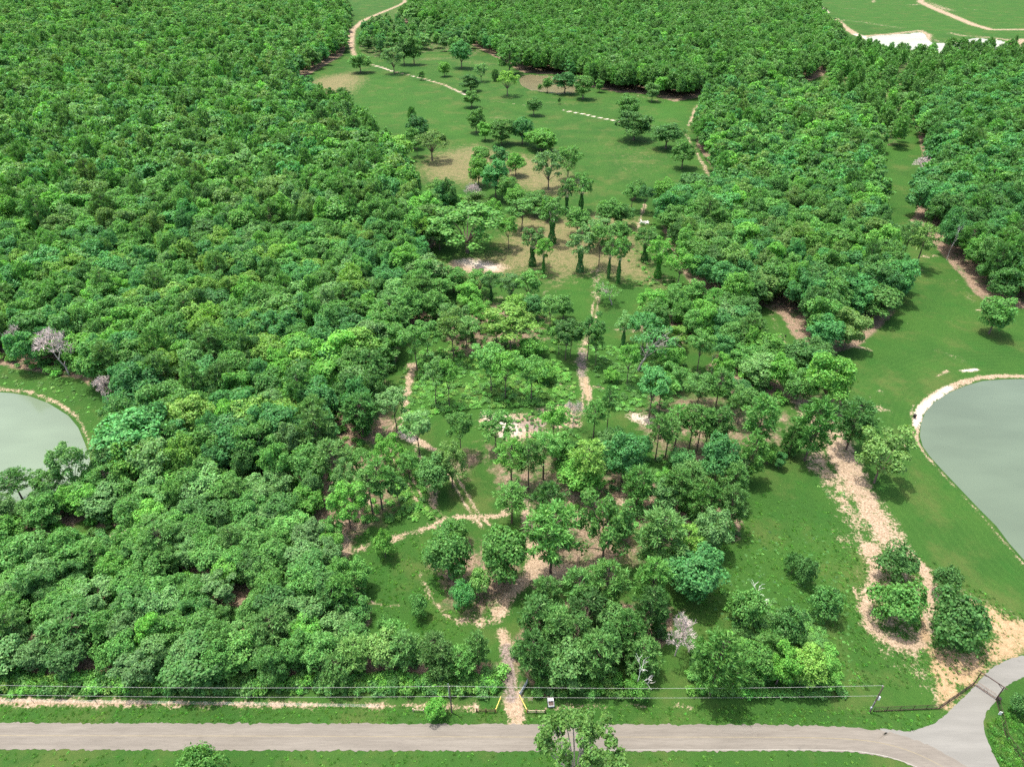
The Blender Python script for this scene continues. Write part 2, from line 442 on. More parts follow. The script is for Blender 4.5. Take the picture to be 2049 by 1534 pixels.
# ------------------------------------------------------------------ survey of the ground (all in metres from here on)
def sd_poly(P, poly):
    """signed distance, positive inside"""
    a = poly; b = np.roll(poly, -1, 0); d2 = np.full(len(P), 1e18); ins = np.zeros(len(P), bool)
    for (ax, ay), (bx, by) in zip(a, b):
        ex, ey = bx - ax, by - ay; wx, wy = P[:, 0] - ax, P[:, 1] - ay
        t = np.clip((wx * ex + wy * ey) / (ex * ex + ey * ey + 1e-12), 0, 1)
        d2 = np.minimum(d2, (wx - ex * t) ** 2 + (wy - ey * t) ** 2)
        c = ((ay > P[:, 1]) != (by > P[:, 1])); xi = ax + (P[:, 1] - ay) / (by - ay + 1e-12) * ex
        ins ^= c & (P[:, 0] < xi)
    d = np.sqrt(d2); return np.where(ins, d, -d)

def sd_line(P, pts):
    """distance to a polyline minus its local half width, positive inside; pts rows: x, y, width"""
    best = np.full(len(P), -1e9)
    for (ax, ay, aw), (bx, by, bw) in zip(pts[:-1], pts[1:]):
        ex, ey = bx - ax, by - ay; wx, wy = P[:, 0] - ax, P[:, 1] - ay
        t = np.clip((wx * ex + wy * ey) / (ex * ex + ey * ey + 1e-12), 0, 1)
        best = np.maximum(best, (aw + (bw - aw) * t) / 2 - np.hypot(wx - ex * t, wy - ey * t))
    return best

def boxed(P, xy, pad, fn):
    lo, hi = xy.min(0) - pad, xy.max(0) + pad
    m = (P[:, 0] > lo[0]) & (P[:, 0] < hi[0]) & (P[:, 1] > lo[1]) & (P[:, 1] < hi[1])
    out = np.full(len(P), -1e3)
    if m.any(): out[m] = fn(P[m])
    return out

def poly(pts): return ('P', W2(pts))
def line(pts, w=None): return ('L', np.array([(*tuple(at(p[0], p[1]))[:2], p[2] if len(p) > 2 else w) for p in pts]))
def sd(P, shape, pad=12):
    k, a = shape
    return boxed(P, a[:, :2], pad + (a[:, 2].max() if k == 'L' else 0), (lambda q: sd_poly(q, a)) if k == 'P' else (lambda q: sd_line(q, a)))

def offset(pts, d):   # polyline shifted sideways by d metres (wheel ruts)
    a = W2(pts); t = np.gradient(a, axis=0); t /= np.linalg.norm(t, axis=1, keepdims=True)
    n = np.stack([t[:, 1], -t[:, 0]], 1); return a + n * d
def ruts(pts, w=.75, gap=1.7):
    return [('L', np.column_stack([offset(pts, s * gap / 2), np.full(len(pts), w)])) for s in (-1, 1)]

POND_R = W2([(2049,752),(2000,753),(1960,756),(1925,766),(1890,781),(1862,799),(1843,820),(1834,845),(1832,868),(1838,890),(1853,911),(1880,941),(1915,978),(1950,1015),(1985,1050),(2010,1084),(2049,1128),(2120,1180),(2250,1210),(2420,1150),(2480,980),(2380,840),(2200,770)])
POND_L = W2([(0,778),(30,780),(65,786),(105,801),(145,826),(165,850),(178,880),(187,905),(190,918),(182,938),(155,965),(110,992),(60,1010),(0,1022),(-120,1030),(-260,980),(-320,900),(-280,830),(-150,785)])
POND_U = W2([(1042,151),(1060,149),(1108,152),(1150,160),(1175,170),(1160,184),(1120,188),(1085,183),(1060,180),(1040,170),(1036,160)])
POND_T = W2([(1725,78),(1745,72),(1786,69),(1812,68),(1841,64),(1853,68),(1858,78),(1866,85),(1900,86),(1930,85),(1934,78),(1955,76),(1994,79),(2020,86),(2030,95),(1990,104),(1930,110),(1870,104),(1800,96),(1760,89)])

BARE = [  # pale sandy soil
    (line([(-200,1401,2.4),(0,1403,1.9),(130,1405,1.7),(300,1407,1.2),(520,1409,1.2),(720,1411,.9),(850,1411,1.1),(948,1415,1.2)]), 1, .9),
    (line([(1085,1416,1),(1130,1415,1.5),(1200,1413,1.2),(1290,1414,.7),(1380,1412,.4)]), .8, 1.0),
    (line([(1032,1446,3.2),(1030,1420,4.4),(1028,1400,3.6),(1024,1370,2.6),(1022,1330,2.4),(1018,1300,2.6),(1005,1262,2.5)]), .95, .9),
    (line([(1075,1380,2),(1095,1395,2.5)]), .55, 1),
    (poly([(1058,1082),(1085,1095),(1125,1120),(1165,1130),(1130,1158),(1078,1166),(1048,1182),(1015,1222),(992,1247),(970,1240),(1000,1192),(1040,1152),(1052,1112)]), 1, 1.6),
    (line([(1055,1000,3),(1052,1040,3),(1062,1080,4),(1075,1112,6)]), .85, 1.2),
    (line([(990,1240,3),(955,1243,2.4),(915,1240,2),(888,1228,1.6),(868,1200,1.3),(852,1175,1.2),(840,1148,1.3)]), .8, 1.2),
    (line([(745,1205,1.2),(770,1212,.7),(800,1210,.4)]), .75, .6),
    (line([(1133,985,2.5),(1150,998,3.5),(1185,1003,2.5),(1235,1000,2.5),(1255,1008,2)]), .85, 1.4),
    (line([(825,730,4),(818,765,3.2),(812,800,2.5),(806,835,2)]), .85, 1.2),
    (line([(800,864,2.5),(815,872,4.2),(838,886,3),(858,894,2.2),(877,905,2.6)]), 1, 1.0),
    (line([(832,902,2.4),(842,915,3),(850,935,2)]), .75, 1.2),
    (line([(784,1078,2.6),(810,1068,1.8),(850,1058,1.8),(878,1048,2.2),(892,1038,2.4),(925,1034,1.8),(945,1034,3.0),(965,1032,2),(1000,1030,2.2),(1020,1022,2.4)]), .95, 1.0),
    (line([(640,1040,3),(676,1056,4),(684,1085,4),(695,1108,2.6),(720,1098,2),(735,1090,2)]), .9, 1.4),
    (line([(850,960,2.6),(862,985,3),(868,1005,2.4)]), .85, 1.2),
    (line([(720,930,3),(735,950,3),(730,985,4),(735,1010,4)]), .7, 1.6),
    (line([(648,935,3),(680,945,3.5),(700,960,2.5)]), .6, 1.6),
    (poly([(952,826),(972,820),(1005,828),(1040,824),(1070,828),(1098,838),(1088,862),(1045,886),(1008,882),(985,862),(958,846)]), .9, 2.2),
    (line([(1080,820,3),(1110,815,5),(1140,815,6),(1150,845,6),(1120,850,4)]), .8, 2),
    (line([(1172,755,2.8),(1174,780,3.2),(1178,797,2.8)]), .9, .8),
    (line([(1118,762,.8),(1124,774,1.0),(1140,772,.8),(1165,770,1.0),(1185,770,.9),(1205,776,1.1)]), .9, .7),
    (line([(1132,776,.7),(1150,783,.7)]), .8, .6), (line([(955,760,.6),(968,752,1.0),(985,747,.8)]), .9, .6),
    (line([(1268,832,5),(1290,838,7)]), .85, 2), (line([(1240,764,1.5),(1262,768,1.8)]), .6, 1.2), (line([(1345,740,3),(1400,745,3)]), .5, 2),
    (poly([(885,540),(900,522),(925,516),(950,516),(975,524),(1000,526),(1018,535),(1005,548),(965,546),(925,548),(895,550)]), .95, 2.5),
    (line([(880,528,4),(868,548,4),(865,570,3)]), .6, 2), (line([(1060,540,5),(1035,535,4)]), .5, 3),
    (line([(860,610,4),(872,600,3.5),(905,600,3)]), .6, 2.5), (line([(960,603,4),(1005,598,4),(1080,592,4),(1110,585,4)]), .55, 3),
    (line([(1230,660,4),(1270,662,5),(1285,655,4)]), .6, 2.5),
    (line([(1190,545,4),(1196,575,5),(1192,600,3.5)]), .6, 1.5),
    (line([(1200,660,1.5),(1178,665,2),(1170,690,3.5),(1164,705,4)]), .7, 1.2),
    (line([(1290,480,2.5),(1320,530,2.2),(1335,560,2)]), .5, 2), (line([(1275,462,1.5),(1283,430,1.5),(1290,410,3)]), .9, 1.2),
    (line([(740,128,3),(762,134,4.5),(785,143,3.5),(815,150,3),(850,158,3.5),(890,170,3.5),(932,190,3.5)]), 1.0, 1.4),
    (line([(950,196,2),(1010,205,2.0),(1070,213,1.8),(1120,219,1.5)]), .62, 1.4),
    (line([(1128,221,2.8),(1165,228,2.8),(1190,234,3),(1246,245,3)]), 1.0, 1.0),
    (line([(1418,178,2),(1412,190,2),(1392,218,3.5),(1384,240,3.4),(1377,252,2)]), .9, 1.4),
    (line([(1372,268,2),(1380,280,2.4),(1394,305,2.4),(1408,330,3),(1424,366,3)]), .8, 1.2),
    (line([(1180,172,5),(1225,180,6),(1270,190,6),(1320,203,5),(1330,206,3)]), .55, 4), (line([(1100,150,4),(1045,150,4)]), .6, 3),
    (line([(818,0,7),(800,10,7),(768,24,8),(725,42,8),(706,60,8),(700,75,12),(705,100,6),(712,118,5)]), 1, 3),
    (line([(745,40,14),(775,44,14)]), .5, 8), (line([(860,8,10),(880,12,10)]), .7, 5),
    (line([(1555,615,2.6),(1540,622,3),(1557,655,3.4),(1566,680,3.6),(1580,712,3)]), .42, 1.2), (line([(1560,672,2),(1566,686,2.4),(1572,694,2)]), 1.0, .8),
    (line([(1590,780,5),(1610,820,6),(1640,850,8),(1672,880,9),(1690,930,9),(1705,960,8),(1735,1010,8),(1775,1070,8),(1790,1095,7)]), .95, 2.2),
    (poly([(1606,885),(1640,868),(1660,905),(1690,960),(1725,1010),(1745,1050),(1735,1090),(1705,1090),(1690,1050),(1660,1000),(1640,965),(1612,940)]), .72, 2.5),
    (line([(1690,1075,5),(1705,1090,5),(1720,1100,3)]), .6, 2), (line([(1745,1100,6),(1752,1140,4),(1740,1185,3.2),(1730,1215,3.4),(1738,1245,3.6),(1765,1275,3.6),(1800,1290,3.6),(1845,1288,3.6)]), .95, 1.4),
    (line([(1708,1175,1.1),(1716,1200,1.2)]), .9, .5),
    (line([(1815,1100,3),(1838,1130,4),(1862,1165,4),(1868,1195,3.6),(1853,1235,3),(1850,1275,4)]), .95, 1.4),
    (poly([(1760,1292),(1830,1298),(1865,1340),(1872,1390),(1840,1385),(1800,1350),(1765,1325)]), .5, 2.5),
    (line([(1925,1190,1.6),(1950,1205,3),(1990,1235,5),(2049,1260,6),(2120,1290,6)]), .8, 2),
    (line([(1700,690,2.5),(1740,700,2.5)]), .7, 1.0),
    (line([(205,815,1.5),(212,850,2),(208,890,2),(200,915,2.5),(190,935,3)]), .62, 1.8), (line([(232,800,2),(246,860,3),(236,930,3)]), .5, 2.2),
    (line([(-100,1125,4),(0,1103,4),(45,1098,4),(75,1092,3),(140,1062,2.5),(148,1045,2)]), .8, 1.6), (line([(235,1070,4),(262,1070,4)]), .95, 1.2), (line([(175,1075,2),(235,1068,2)]), .5, 1.4),
    (line([(2049,752,2),(2000,752,2),(1960,755,2),(1925,765,2.4),(1890,780,3),(1862,798,3),(1843,818,3),(1834,842,2.6),(1832,868,1.8),(1838,890,1.2),(1853,911,.9),(1880,941,.5),(1950,1015,.3),(2010,1084,.6),(2049,1128,.8)]), .9, .45),
    (line([(-100,777,2),(0,777,2),(65,785,1.8),(105,800,1.6),(145,825,1.2),(165,850,1),(187,905,1)]), .8, .7),
    (line([(1880,702,3),(1905,712,4),(1935,725,3)]), .45, 1.6), (line([(1735,795,2),(1780,770,2)]), .4, 2), (line([(1925,742,1.4),(1955,739,1.6)]), .95, .5), (line([(1875,752,.8),(1896,742,1.4)]), .8, .6),
    (line([(1752,815,3),(1775,822,3)]), .7, 1.6), (line([(1800,870,1.6),(1808,890,1.8),(1812,905,1)]), .62, 1), (line([(1822,835,.9),(1828,810,1.1)]), .8, .6),
    (line([(1780,530,3),(1800,540,3),(1815,545,2)]), .5, 2), (line([(1845,515,2),(1870,512,3)]), .8, 1.4), (line([(1825,540,1.5),(1845,542,2)]), .7, 1), (line([(1810,556,1.2),(1832,554,1.5)]), .7, .8),
    (line([(1915,560,2),(1945,600,2.4),(1975,620,2)]), .4, 1.6), (line([(1950,620,1),(1962,622,1)]), .9, .7), (line([(1975,640,2),(1992,648,2.4)]), .7, 1.2),
    # top right ponds and clearings
    (line([(1620,-4,8),(1640,12,9),(1655,25,9)]), 1, 3), (line([(1672,38,9),(1690,55,10),(1715,70,12),(1740,80,9),(1780,92,7)]), 1, 3),
    (line([(1680,40,14),(1720,44,14),(1760,50,16),(1800,56,14)]), .62, 8), (line([(1735,72,12),(1786,68,12),(1841,62,10),(1858,70,10),(1856,84,8)]), .9, 4),
    (line([(1690,8,14),(1715,8,14)]), .6, 6), (line([(1790,8,12),(1835,10,12)]), .7, 5), (line([(1690,17,12),(1712,17,12)]), .6, 5), (line([(1730,1,8),(1750,5,8)]), .8, 4),
    (line([(1825,-3,12),(1850,8,14),(1885,24,14),(1915,36,14),(1947,50,14),(1985,60,14),(2060,60,14)]), 1, 4), (line([(1860,5,10),(1890,18,20),(1905,22,14)]), .7, 7),
    (line([(1900,66,10),(1925,72,12),(1990,76,14),(2040,84,16)]), .8, 6), (line([(1930,86,10),(1880,84,8),(1870,80,6)]), .8, 5), (line([(1760,96,8),(1850,104,8),(1930,112,8),(2049,106,10)]), .75, 5), (line([(2010,100,20),(2049,80,24)]), .9, 8),
    (line([(2010,2,8),(2060,4,8)]), .6, 5), (line([(1935,18,10),(1950,20,10)]), .6, 5),
    (line([(1800,168,4),(1828,178,5)]), .95, 2), (line([(1755,186,4),(1772,192,5)]), .95, 2), (line([(1935,192,4),(1950,196,4)]), .9, 2), (line([(1855,220,3),(1865,224,3)]), .6, 2), (line([(1765,240,3),(1800,250,3)]), .5, 3),
    (line([(1360,440,1),(1365,442,1)]), .5, 1),
]
for p_ in ([(806,835),(790,858),(784,890),(793,918),(812,945),(838,995),(863,1018),(886,1040)], [(880,908),(905,950),(922,980),(945,1018),(972,1052)], [(1193,600),(1189,625),(1184,668)]):
    for r_ in ruts(p_): BARE.append((r_, .95, .5))
for r_ in ruts([(1310,560),(1320,590)], .8): BARE.append((r_, .5, .6))
for r_ in ruts([(1168,700),(1164,725),(1166,750),(1173,790),(1172,815)], 1.0, 1.9): BARE.append((r_, .85, .7))

BARE += [(poly([(1735,1130),(1780,1098),(1850,1150),(1885,1200),(1872,1300),(1885,1400),(1800,1325),(1738,1260)]), .6, 3.5), (line([(1925,1195,4),(1990,1232,7),(2060,1270,8)]), .7, 3)]
WHITE = [(poly([(970,828),(995,826),(1025,840),(1045,858),(1030,868),(1000,856),(985,842)]), .9, 2), (line([(925,522,3),(955,528,5),(985,535,3)]), .8, 3), (line([(802,866,2),(822,878,3)]), .6, 1), (line([(1005,870,2),(990,878,2)]), .8, 1),
         (line([(745,131,4),(785,143,3)]), .7, 1.5), (line([(820,151,2.5),(932,190,3)]), .8, 1.2), (line([(1128,221,2.4),(1246,245,2.4)]), .9, .8), (line([(1900,775,1.6),(1843,818,2.2),(1833,850,1.8)]), .9, .8),
         (line([(1290,836,6),(1275,834,4)]), .5, 2), (line([(240,1069,3),(260,1070,3)]), .7, 1), (line([(1640,12,8),(1655,25,8)]), .8, 3), (line([(1715,70,8),(1780,92,7)]), .9, 3), (line([(1925,742,1.2),(1955,739,1.4)]), .9, .5)]
MUD = [(line([(1022,1392,2.6),(1018,1365,3),(1017,1335,3),(1014,1300,3)]), .95, 1.2), (line([(1164,708,4),(1162,725,4.4),(1164,748,3.6)]), .85, 1.2), (line([(1045,848,7),(1075,852,9)]), .62, 3), (line([(1130,830,6),(1150,835,7)]), .4, 2.5),
       (line([(1290,836,5),(1296,842,5)]), .4, 2), (line([(1195,555,3),(1200,535,4)]), .55, 2)]
ORANGE = [(poly([(1850,1292),(1905,1295),(1960,1305),(1985,1265),(1940,1205),(1975,1205),(2049,1245),(2180,1300),(2049,1313),(1983,1339),(1950,1374),(1893,1428),(1878,1415),(1868,1360),(1848,1330)]), .95, 2.0),
          (line([(1172,758,2.4),(1176,797,2.6)]), .5, .8), (line([(1845,1240,3),(1852,1275,4)]), .6, 1.5)]
DRY = [(poly([(865,560),(880,520),(985,500),(1000,450),(1040,425),(1062,400),(1120,430),(1180,420),(1240,425),(1292,440),(1292,480),(1312,530),(1342,562),(1330,592),(1260,568),(1180,555),(1095,580),(1080,545),(1000,565)]), .8, 6),
       (poly([(815,335),(850,308),(900,295),(955,283),(1000,298),(1085,312),(1115,295),(1150,340),(1185,385),(1100,402),(1000,372),(930,374),(840,366)]), .8, 8), (poly([(590,168),(640,152),(715,140),(742,160),(715,186),(692,196),(640,214),(610,200)]), .85, 10),
       (line([(845,119,16),(905,117,16)]), .8, 10), (line([(925,124,14),(975,128,22)]), .7, 12), (line([(975,150,16),(965,175,14),(1000,200,10)]), .5, 10), (line([(1100,205,8),(1150,209,8)]), .7, 6), (line([(990,236,8),(1010,236,8)]), .8, 6), (line([(885,158,12),(925,160,10)]), .6, 8),
       (poly([(1080,250),(1230,265),(1390,290),(1410,345),(1300,372),(1185,400),(1160,330),(1120,290)]), .42, 20), (line([(1060,255,8),(1130,255,6)]), .5, 6), (line([(1265,280,14),(1300,284,10)]), .6, 6), (line([(925,200,10),(945,196,8)]), .5, 6),
       (line([(1245,1125,4),(1265,1090,7),(1262,1065,5)]), .85, 3), (poly([(1100,1128),(1170,1130),(1260,1150),(1240,1190),(1120,1175)]), .65, 4), (poly([(860,1010),(960,1040),(1050,1020),(1040,1050),(900,1060)]), .45, 3),
       (poly([(880,700),(905,690),(1000,690),(1090,650),(1100,600),(880,590),(850,620)]), .5, 8), (poly([(640,1000),(760,960),(800,1020),(740,1060),(660,1060)]), .6, 4), (line([(905,930,6),(930,900,8),(975,905,6)]), .6, 4),
       (line([(1365,760,8),(1400,775,8),(1385,800,6)]), .45, 4), (line([(1175,670,5),(1172,700,5)]), .6, 2.5), (line([(1060,1425,5),(1150,1428,4),(1340,1430,2)]), .35, 1.5), (line([(0,1398,3),(480,1402,3)]), .4, 1.5), (line([(1350,1215,6),(1400,1225,5)]), .5, 3),
       (line([(1500,1255,3),(1560,1275,3)]), .3, 2), (line([(1625,1160,3),(1640,1185,3)]), .4, 1.5), (poly([(1690,1090),(1740,1080),(1830,1100),(1860,1160),(1845,1290),(1760,1290),(1730,1230)]), .6, 3), (line([(245,790,4),(262,860,5),(240,935,5)]), .6, 3),
       (poly([(2000,740),(1900,690),(1860,680),(1830,710),(1900,735)]), .3, 6), (line([(1850,520,5),(1930,590,5),(1990,650,6)]), .45, 3), (poly([(690,90),(720,30),(820,0),(900,5),(870,30),(790,45),(760,70)]), .45, 14), (line([(560,700,6),(850,700,6)]), .2, 4)]
LITTER = [(poly([(600,1050),(640,930),(700,900),(770,900),(800,1010),(745,1060),(690,1110),(650,1090)]), .9, 4), (poly([(880,915),(975,880),(1100,880),(1140,960),(1060,1010),(1000,1000),(960,930),(905,985),(880,960)]), .65, 4),
          (poly([(1050,990),(1150,900),(1280,940),(1300,1130),(1180,1190),(1060,1180),(1040,1090)]), .72, 5), (poly([(860,1130),(940,1080),(1050,1090),(1040,1180),(960,1235),(890,1225)]), .8, 3), (poly([(1290,760),(1480,800),(1600,830),(1590,900),(1480,970),(1300,920),(1260,840)]), .62, 5),
          (poly([(860,640),(1000,600),(1110,640),(1080,700),(900,720)]), .75, 5), (poly([(690,800),(770,760),(800,870),(740,900)]), .9, 4), (poly([(1590,780),(1690,790),(1720,890),(1620,890)]), .6, 3), (poly([(600,1000),(640,1100),(560,1120),(540,1020)]), .5, 4), (poly([(1010,1300),(1060,1300),(1060,1400),(1000,1400)]), .5, 2)]
LUSH = [(poly([(800,750),(860,690),(1000,720),(1120,720),(1150,760),(1290,760),(1290,830),(1180,815),(1080,820),(960,820),(880,830),(820,860)]), 1, 6), (poly([(1110,560),(1190,560),(1190,640),(1110,620)]), .6, 8), (poly([(1250,570),(1370,580),(1330,620),(1260,610)]), .6, 8),
        (poly([(1180,690),(1340,700),(1320,780),(1200,800)]), .6, 6), (poly([(1620,0),(2049,0),(2400,30),(2100,75),(1880,70),(1680,40)]), .6, 20), (poly([(640,200),(750,150),(900,190),(1060,250),(950,290),(830,280),(720,250)]), .5, 20), (poly([(1380,190),(1310,200),(1250,260),(1380,250)]), .8, 10), (poly([(1640,120),(1800,150),(1850,300),(1760,330)]), .9, 14)]

# woods: (name words, polygon of where stems stand, spacing, height, crown width, mix {kind: share}, tones, label place)
WOODS = [
 dict(poly=[(-150,1150),(-60,1030),(0,1022),(60,1010),(115,996),(182,975),(235,985),(430,990),(640,1000),(640,1040),(600,1058),(620,1078),(690,1118),(722,1165),(742,1225),(738,1280),(700,1330),(640,1372),(300,1372),(-150,1370)], s=5.1, h=(7.5,10.5), w=(6.0,8.2),
      mix={'oak': .62, 'open': .2, 'pine': .09, 'bush': .09}, tones='mmmddggpmb', place='in the low wood between the left pond and the road', excl=[(-60,1130),(30,1085),(110,1062),(170,1040),(190,1058),(245,1052),(272,1075),(250,1095),(180,1082),(90,1107),(0,1142)]),
 dict(poly=[(700,1330),(745,1285),(800,1290),(850,1318),(900,1322),(1004,1320),(1004,1366),(640,1374)], s=4.6, h=(7,10), w=(5,6.6), mix={'pine': .55, 'oak': .35, 'youngpine': .1}, tones='mpmobd', place='in the thicket left of the entrance track'),
 dict(poly=[(-300,500),(860,500),(842,545),(868,600),(870,640),(800,690),(785,742),(760,760),(765,830),(742,880),(690,905),(650,945),(640,1000),(235,990),(222,950),(248,900),(242,840),(215,792),(160,758),(0,732),(-300,724)], s=7.0, h=(11,16.5), w=(7.5,11),
      mix={'oak': .84, 'open': .08, 'pine': .08}, tones='mmmmdtttgby', place='in the dense wood above the left pond'),
 dict(poly=[(-700,4),(640,4),(700,30),(700,80),(685,112),(640,138),(600,160),(592,186),(640,216),(690,240),(720,275),(785,310),(815,345),(832,402),(900,440),(882,480),(860,500),(-700,500)], s=9.3, h=(14,21), w=(9,13),
      mix={'oak': .80, 'pine': .20}, tones='mmmmdttgbo', place='in the far wood on the left', excl=[(225,25),(300,20),(262,45),(235,42)]),
 dict(poly=[(962,100),(900,62),(800,46),(830,20),(900,5),(1620,5),(1640,45),(1690,100),(1650,150),(1560,190),(1420,186),(1395,196),(1350,204),(1300,190),(1240,182),(1160,166),(1108,146),(1042,144),(1010,125)], s=9.5, h=(14,20), w=(9,13),
      mix={'oak': .5, 'pine': .5}, tones='mmmgdttbp', place='in the far wood behind the upper field'),
 dict(poly=[(715,100),(725,66),(790,50),(905,66),(968,104),(940,116),(880,104),(800,112),(740,116)], s=17, h=(13,18), w=(8,11), mix={'oak': .7, 'open': .3}, tones='dmtg', place='in the thin trees between the upper field and the far wood'),
 dict(poly=[(1046,146),(1110,150),(1160,170),(1240,186),(1290,186),(1390,196),(1400,170),(1300,150),(1160,130),(1046,132)], s=6.5, h=(14,17), w=(7,9), mix={'pine': 1}, tones='pmd', place='in the pine stand beside the brown pond'),
 dict(poly=[(1412,200),(1400,240),(1392,290),(1425,335),(1442,378),(1400,400),(1345,415),(1325,450),(1335,500),(1375,560),(1410,590),(1470,625),(1525,612),(1560,628),(1605,700),(1640,722),(1690,700),(1720,692),(1785,635),(1800,575),(1785,525),(1765,500),(1760,455),(1785,410),(1745,360),(1765,300),(1720,250),(1650,210),(1560,195),(1450,188)], s=7.8, h=(12,18), w=(8.5,12),
      mix={'oak': .9, 'pine': .1}, tones='mmddtttmbo', place='in the dense wood right of the clearing', excl=[(1735,170),(1800,180),(1850,330),(1830,430),(1790,470),(1750,450),(1752,330)]),
 dict(poly=[(1800,440),(1845,450),(1875,500),(1915,545),(1950,590),(1990,612),(2060,618),(2400,640),(2700,300),(2500,150),(1950,150),(1850,210),(1800,300),(1810,380)], s=8.2, h=(14,19), w=(8.5,12), mix={'oak': .88, 'pine': .12}, tones='ddtttmm', place='in the dark wood beyond the right field', excl=[(1735,170),(1815,180),(1850,330),(1830,430),(1790,470),(1750,450),(1752,330)]),
 dict(poly=[(1690,105),(1780,125),(1900,118),(2060,112),(2600,118),(2600,170),(1940,170),(1850,215),(1790,300),(1765,285),(1720,240),(1660,205),(1640,150)], s=13.5, h=(13,18), w=(7,10), mix={'pine': .7, 'oak': .3}, tones='pmpbm', place='in the scattered pines below the pale ponds'),
 dict(poly=[(1405,625),(1475,640),(1505,640),(1522,700),(1560,765),(1590,800),(1565,812),(1500,790),(1455,800),(1440,770),(1415,735),(1440,700)], s=7.0, h=(8,13), w=(7,10), mix={'oak': .7, 'slim': .15, 'pine': .15}, tones='mmttbdg', place='in the wood beside the grassy lane'),
 dict(poly=[(1275,640),(1330,618),(1385,612),(1420,680),(1340,690),(1290,672)], s=7.0, h=(10,13), w=(7.5,10), mix={'oak': .6, 'open': .4}, tones='mmtb', place='in the grove right of the wheel track'),
 dict(poly=[(1585,735),(1640,735),(1690,725),(1650,780),(1600,775)], s=7.5, h=(9,12), w=(8,10), mix={'oak': 1}, tones='mtdb', place='at the edge of the right field by the sandy drive'),
 dict(poly=[(1015,1300),(1062,1222),(1150,1198),(1260,1205),(1342,1215),(1350,1262),(1310,1312),(1240,1325),(1190,1365),(1062,1372),(1045,1335)], s=5.4, h=(10,13), w=(6,8), mix={'pine': .88, 'oak': .12}, tones='pmpdp', place='in the pine stand right of the entrance track'),
 dict(poly=[(1255,955),(1320,960),(1400,985),(1490,1010),(1480,1075),(1400,1100),(1300,1090),(1255,1030)], s=8.0, h=(9,12), w=(7,9), mix={'pine': .6, 'oak': .4}, tones='pmgt', place='in the mixed grove above the right meadow'),
]
ZONES = {0: ('low wood', [(60,1355,'by the road fence at the left edge'),(330,1360,'by the road fence in mid-strip'),(600,1345,'by the road fence towards the entrance'),(60,1050,'on the left pond shore'),(150,1120,'beside the small sandy gap'),(725,1190,'along the left lawn'),(620,1050,'at the corner of the cross path'),(420,1190,'in the heart'),(330,1030,'at the upper side')]),
 2: ('dense wood', [(270,860,'along the left pond bank'),(60,690,'above the left pond'),(760,800,'along the sandy lane'),(700,930,'at the lower right side'),(420,960,'at the lower side'),(820,600,'near the pale bare patch'),(820,520,'left of the spreading tree'),(450,720,'in the heart'),(250,560,'at the upper left side'),(600,600,'at the upper side')]),
 3: ('far left wood', [(830,400,'beside the tan ground'),(690,240,'below the upper field'),(580,190,'at the tan corner'),(250,60,'around the far sheds'),(600,440,'towards the spreading tree'),(200,420,'at the near left side'),(300,250,'in the heart'),(660,90,'by the far track')]),
 4: ('far wood', [(1300,185,'behind the brown pond pines'),(1000,120,'at the back field corner'),(1600,100,'towards the pale ponds'),(1250,60,'in the heart')]),
 6: ('right wood', [(1400,280,'along the right track'),(1340,450,'near the pale logs'),(1370,560,'at the bend of the tan path'),(1520,610,'beside the grassy lane'),(1770,580,'at the edge of the right field'),(1680,690,'above the willow-like tree'),(1700,300,'at the back'),(1560,420,'in the heart')]),
 7: ('dark wood', [(1900,530,'beside the right field'),(2020,610,'at the lower tip'),(1850,330,'along the grassy gap'),(2000,250,'at the back')]),
 8: ('scattered pines', [(1720,130,'below the left pale pond'),(1950,130,'below the right pale pond'),(1750,230,'by the sandy spots')]),
 12: ('pine stand', [(1060,1340,'beside the entrance track'),(1100,1220,'at the bare loop'),(1320,1240,'near the widest meadow tree'),(1200,1340,'near the bleached stub')])}
def place_of(wi, x, y):
    if wi not in ZONES: return WOODS[wi]['place']
    nm, zs = ZONES[wi]; px, py = pix(x, y); return f"{min(zs, key=lambda q: (q[0] - px) ** 2 + ((q[1] - py) * 1.5) ** 2)[2]} of the {nm}"
for w_ in WOODS: w_['P'] = W2(w_['poly']); w_['E'] = W2(w_['excl']) if 'excl' in w_ else None

ROAD_TOP = [(-500,1444),(0,1446),(500,1446.5),(1000,1448.5),(1400,1449),(1600,1450),(1700,1453),(1786,1462),(1837,1477),(1907,1512),(1975,1560),(2040,1620)]
ROAD_BOT = [(-500,1497),(0,1498.5),(500,1500.5),(1000,1502),(1400,1502),(1600,1501.5),(1710,1502),(1758,1508),(1797,1518),(1841,1535),(1900,1568),(1960,1620)]
DRIVE = [(1760,1456),(1800,1461),(1823,1463),(1872,1446),(1889,1431),(1950,1373),(1959,1362),(1983,1336),(2016,1319),(2049,1310),(2200,1296),(2200,1325),(2049,1353),(2012,1372),(2001,1390),(1990,1404),(1972,1425),(1967,1447),(1972,1473),(1986,1503),(1999,1534),(2030,1580),(2060,1640),(1990,1640),(1930,1560),(1860,1510),(1800,1500)]
ROAD_P = W2(ROAD_TOP + ROAD_BOT[::-1]); DRIVE_P = W2(DRIVE)

def smooth(x): x = np.clip(x, 0, 1); return x * x * (3 - 2 * x)
def mask(P, shapes, k=1.5, grow=0.0):
    out = np.zeros(len(P))
    for sh, amt, soft in shapes: out = np.maximum(out, amt * smooth((sd(P, sh, soft * 4 + grow) + grow + soft * k) / (2 * soft * k)))
    return out

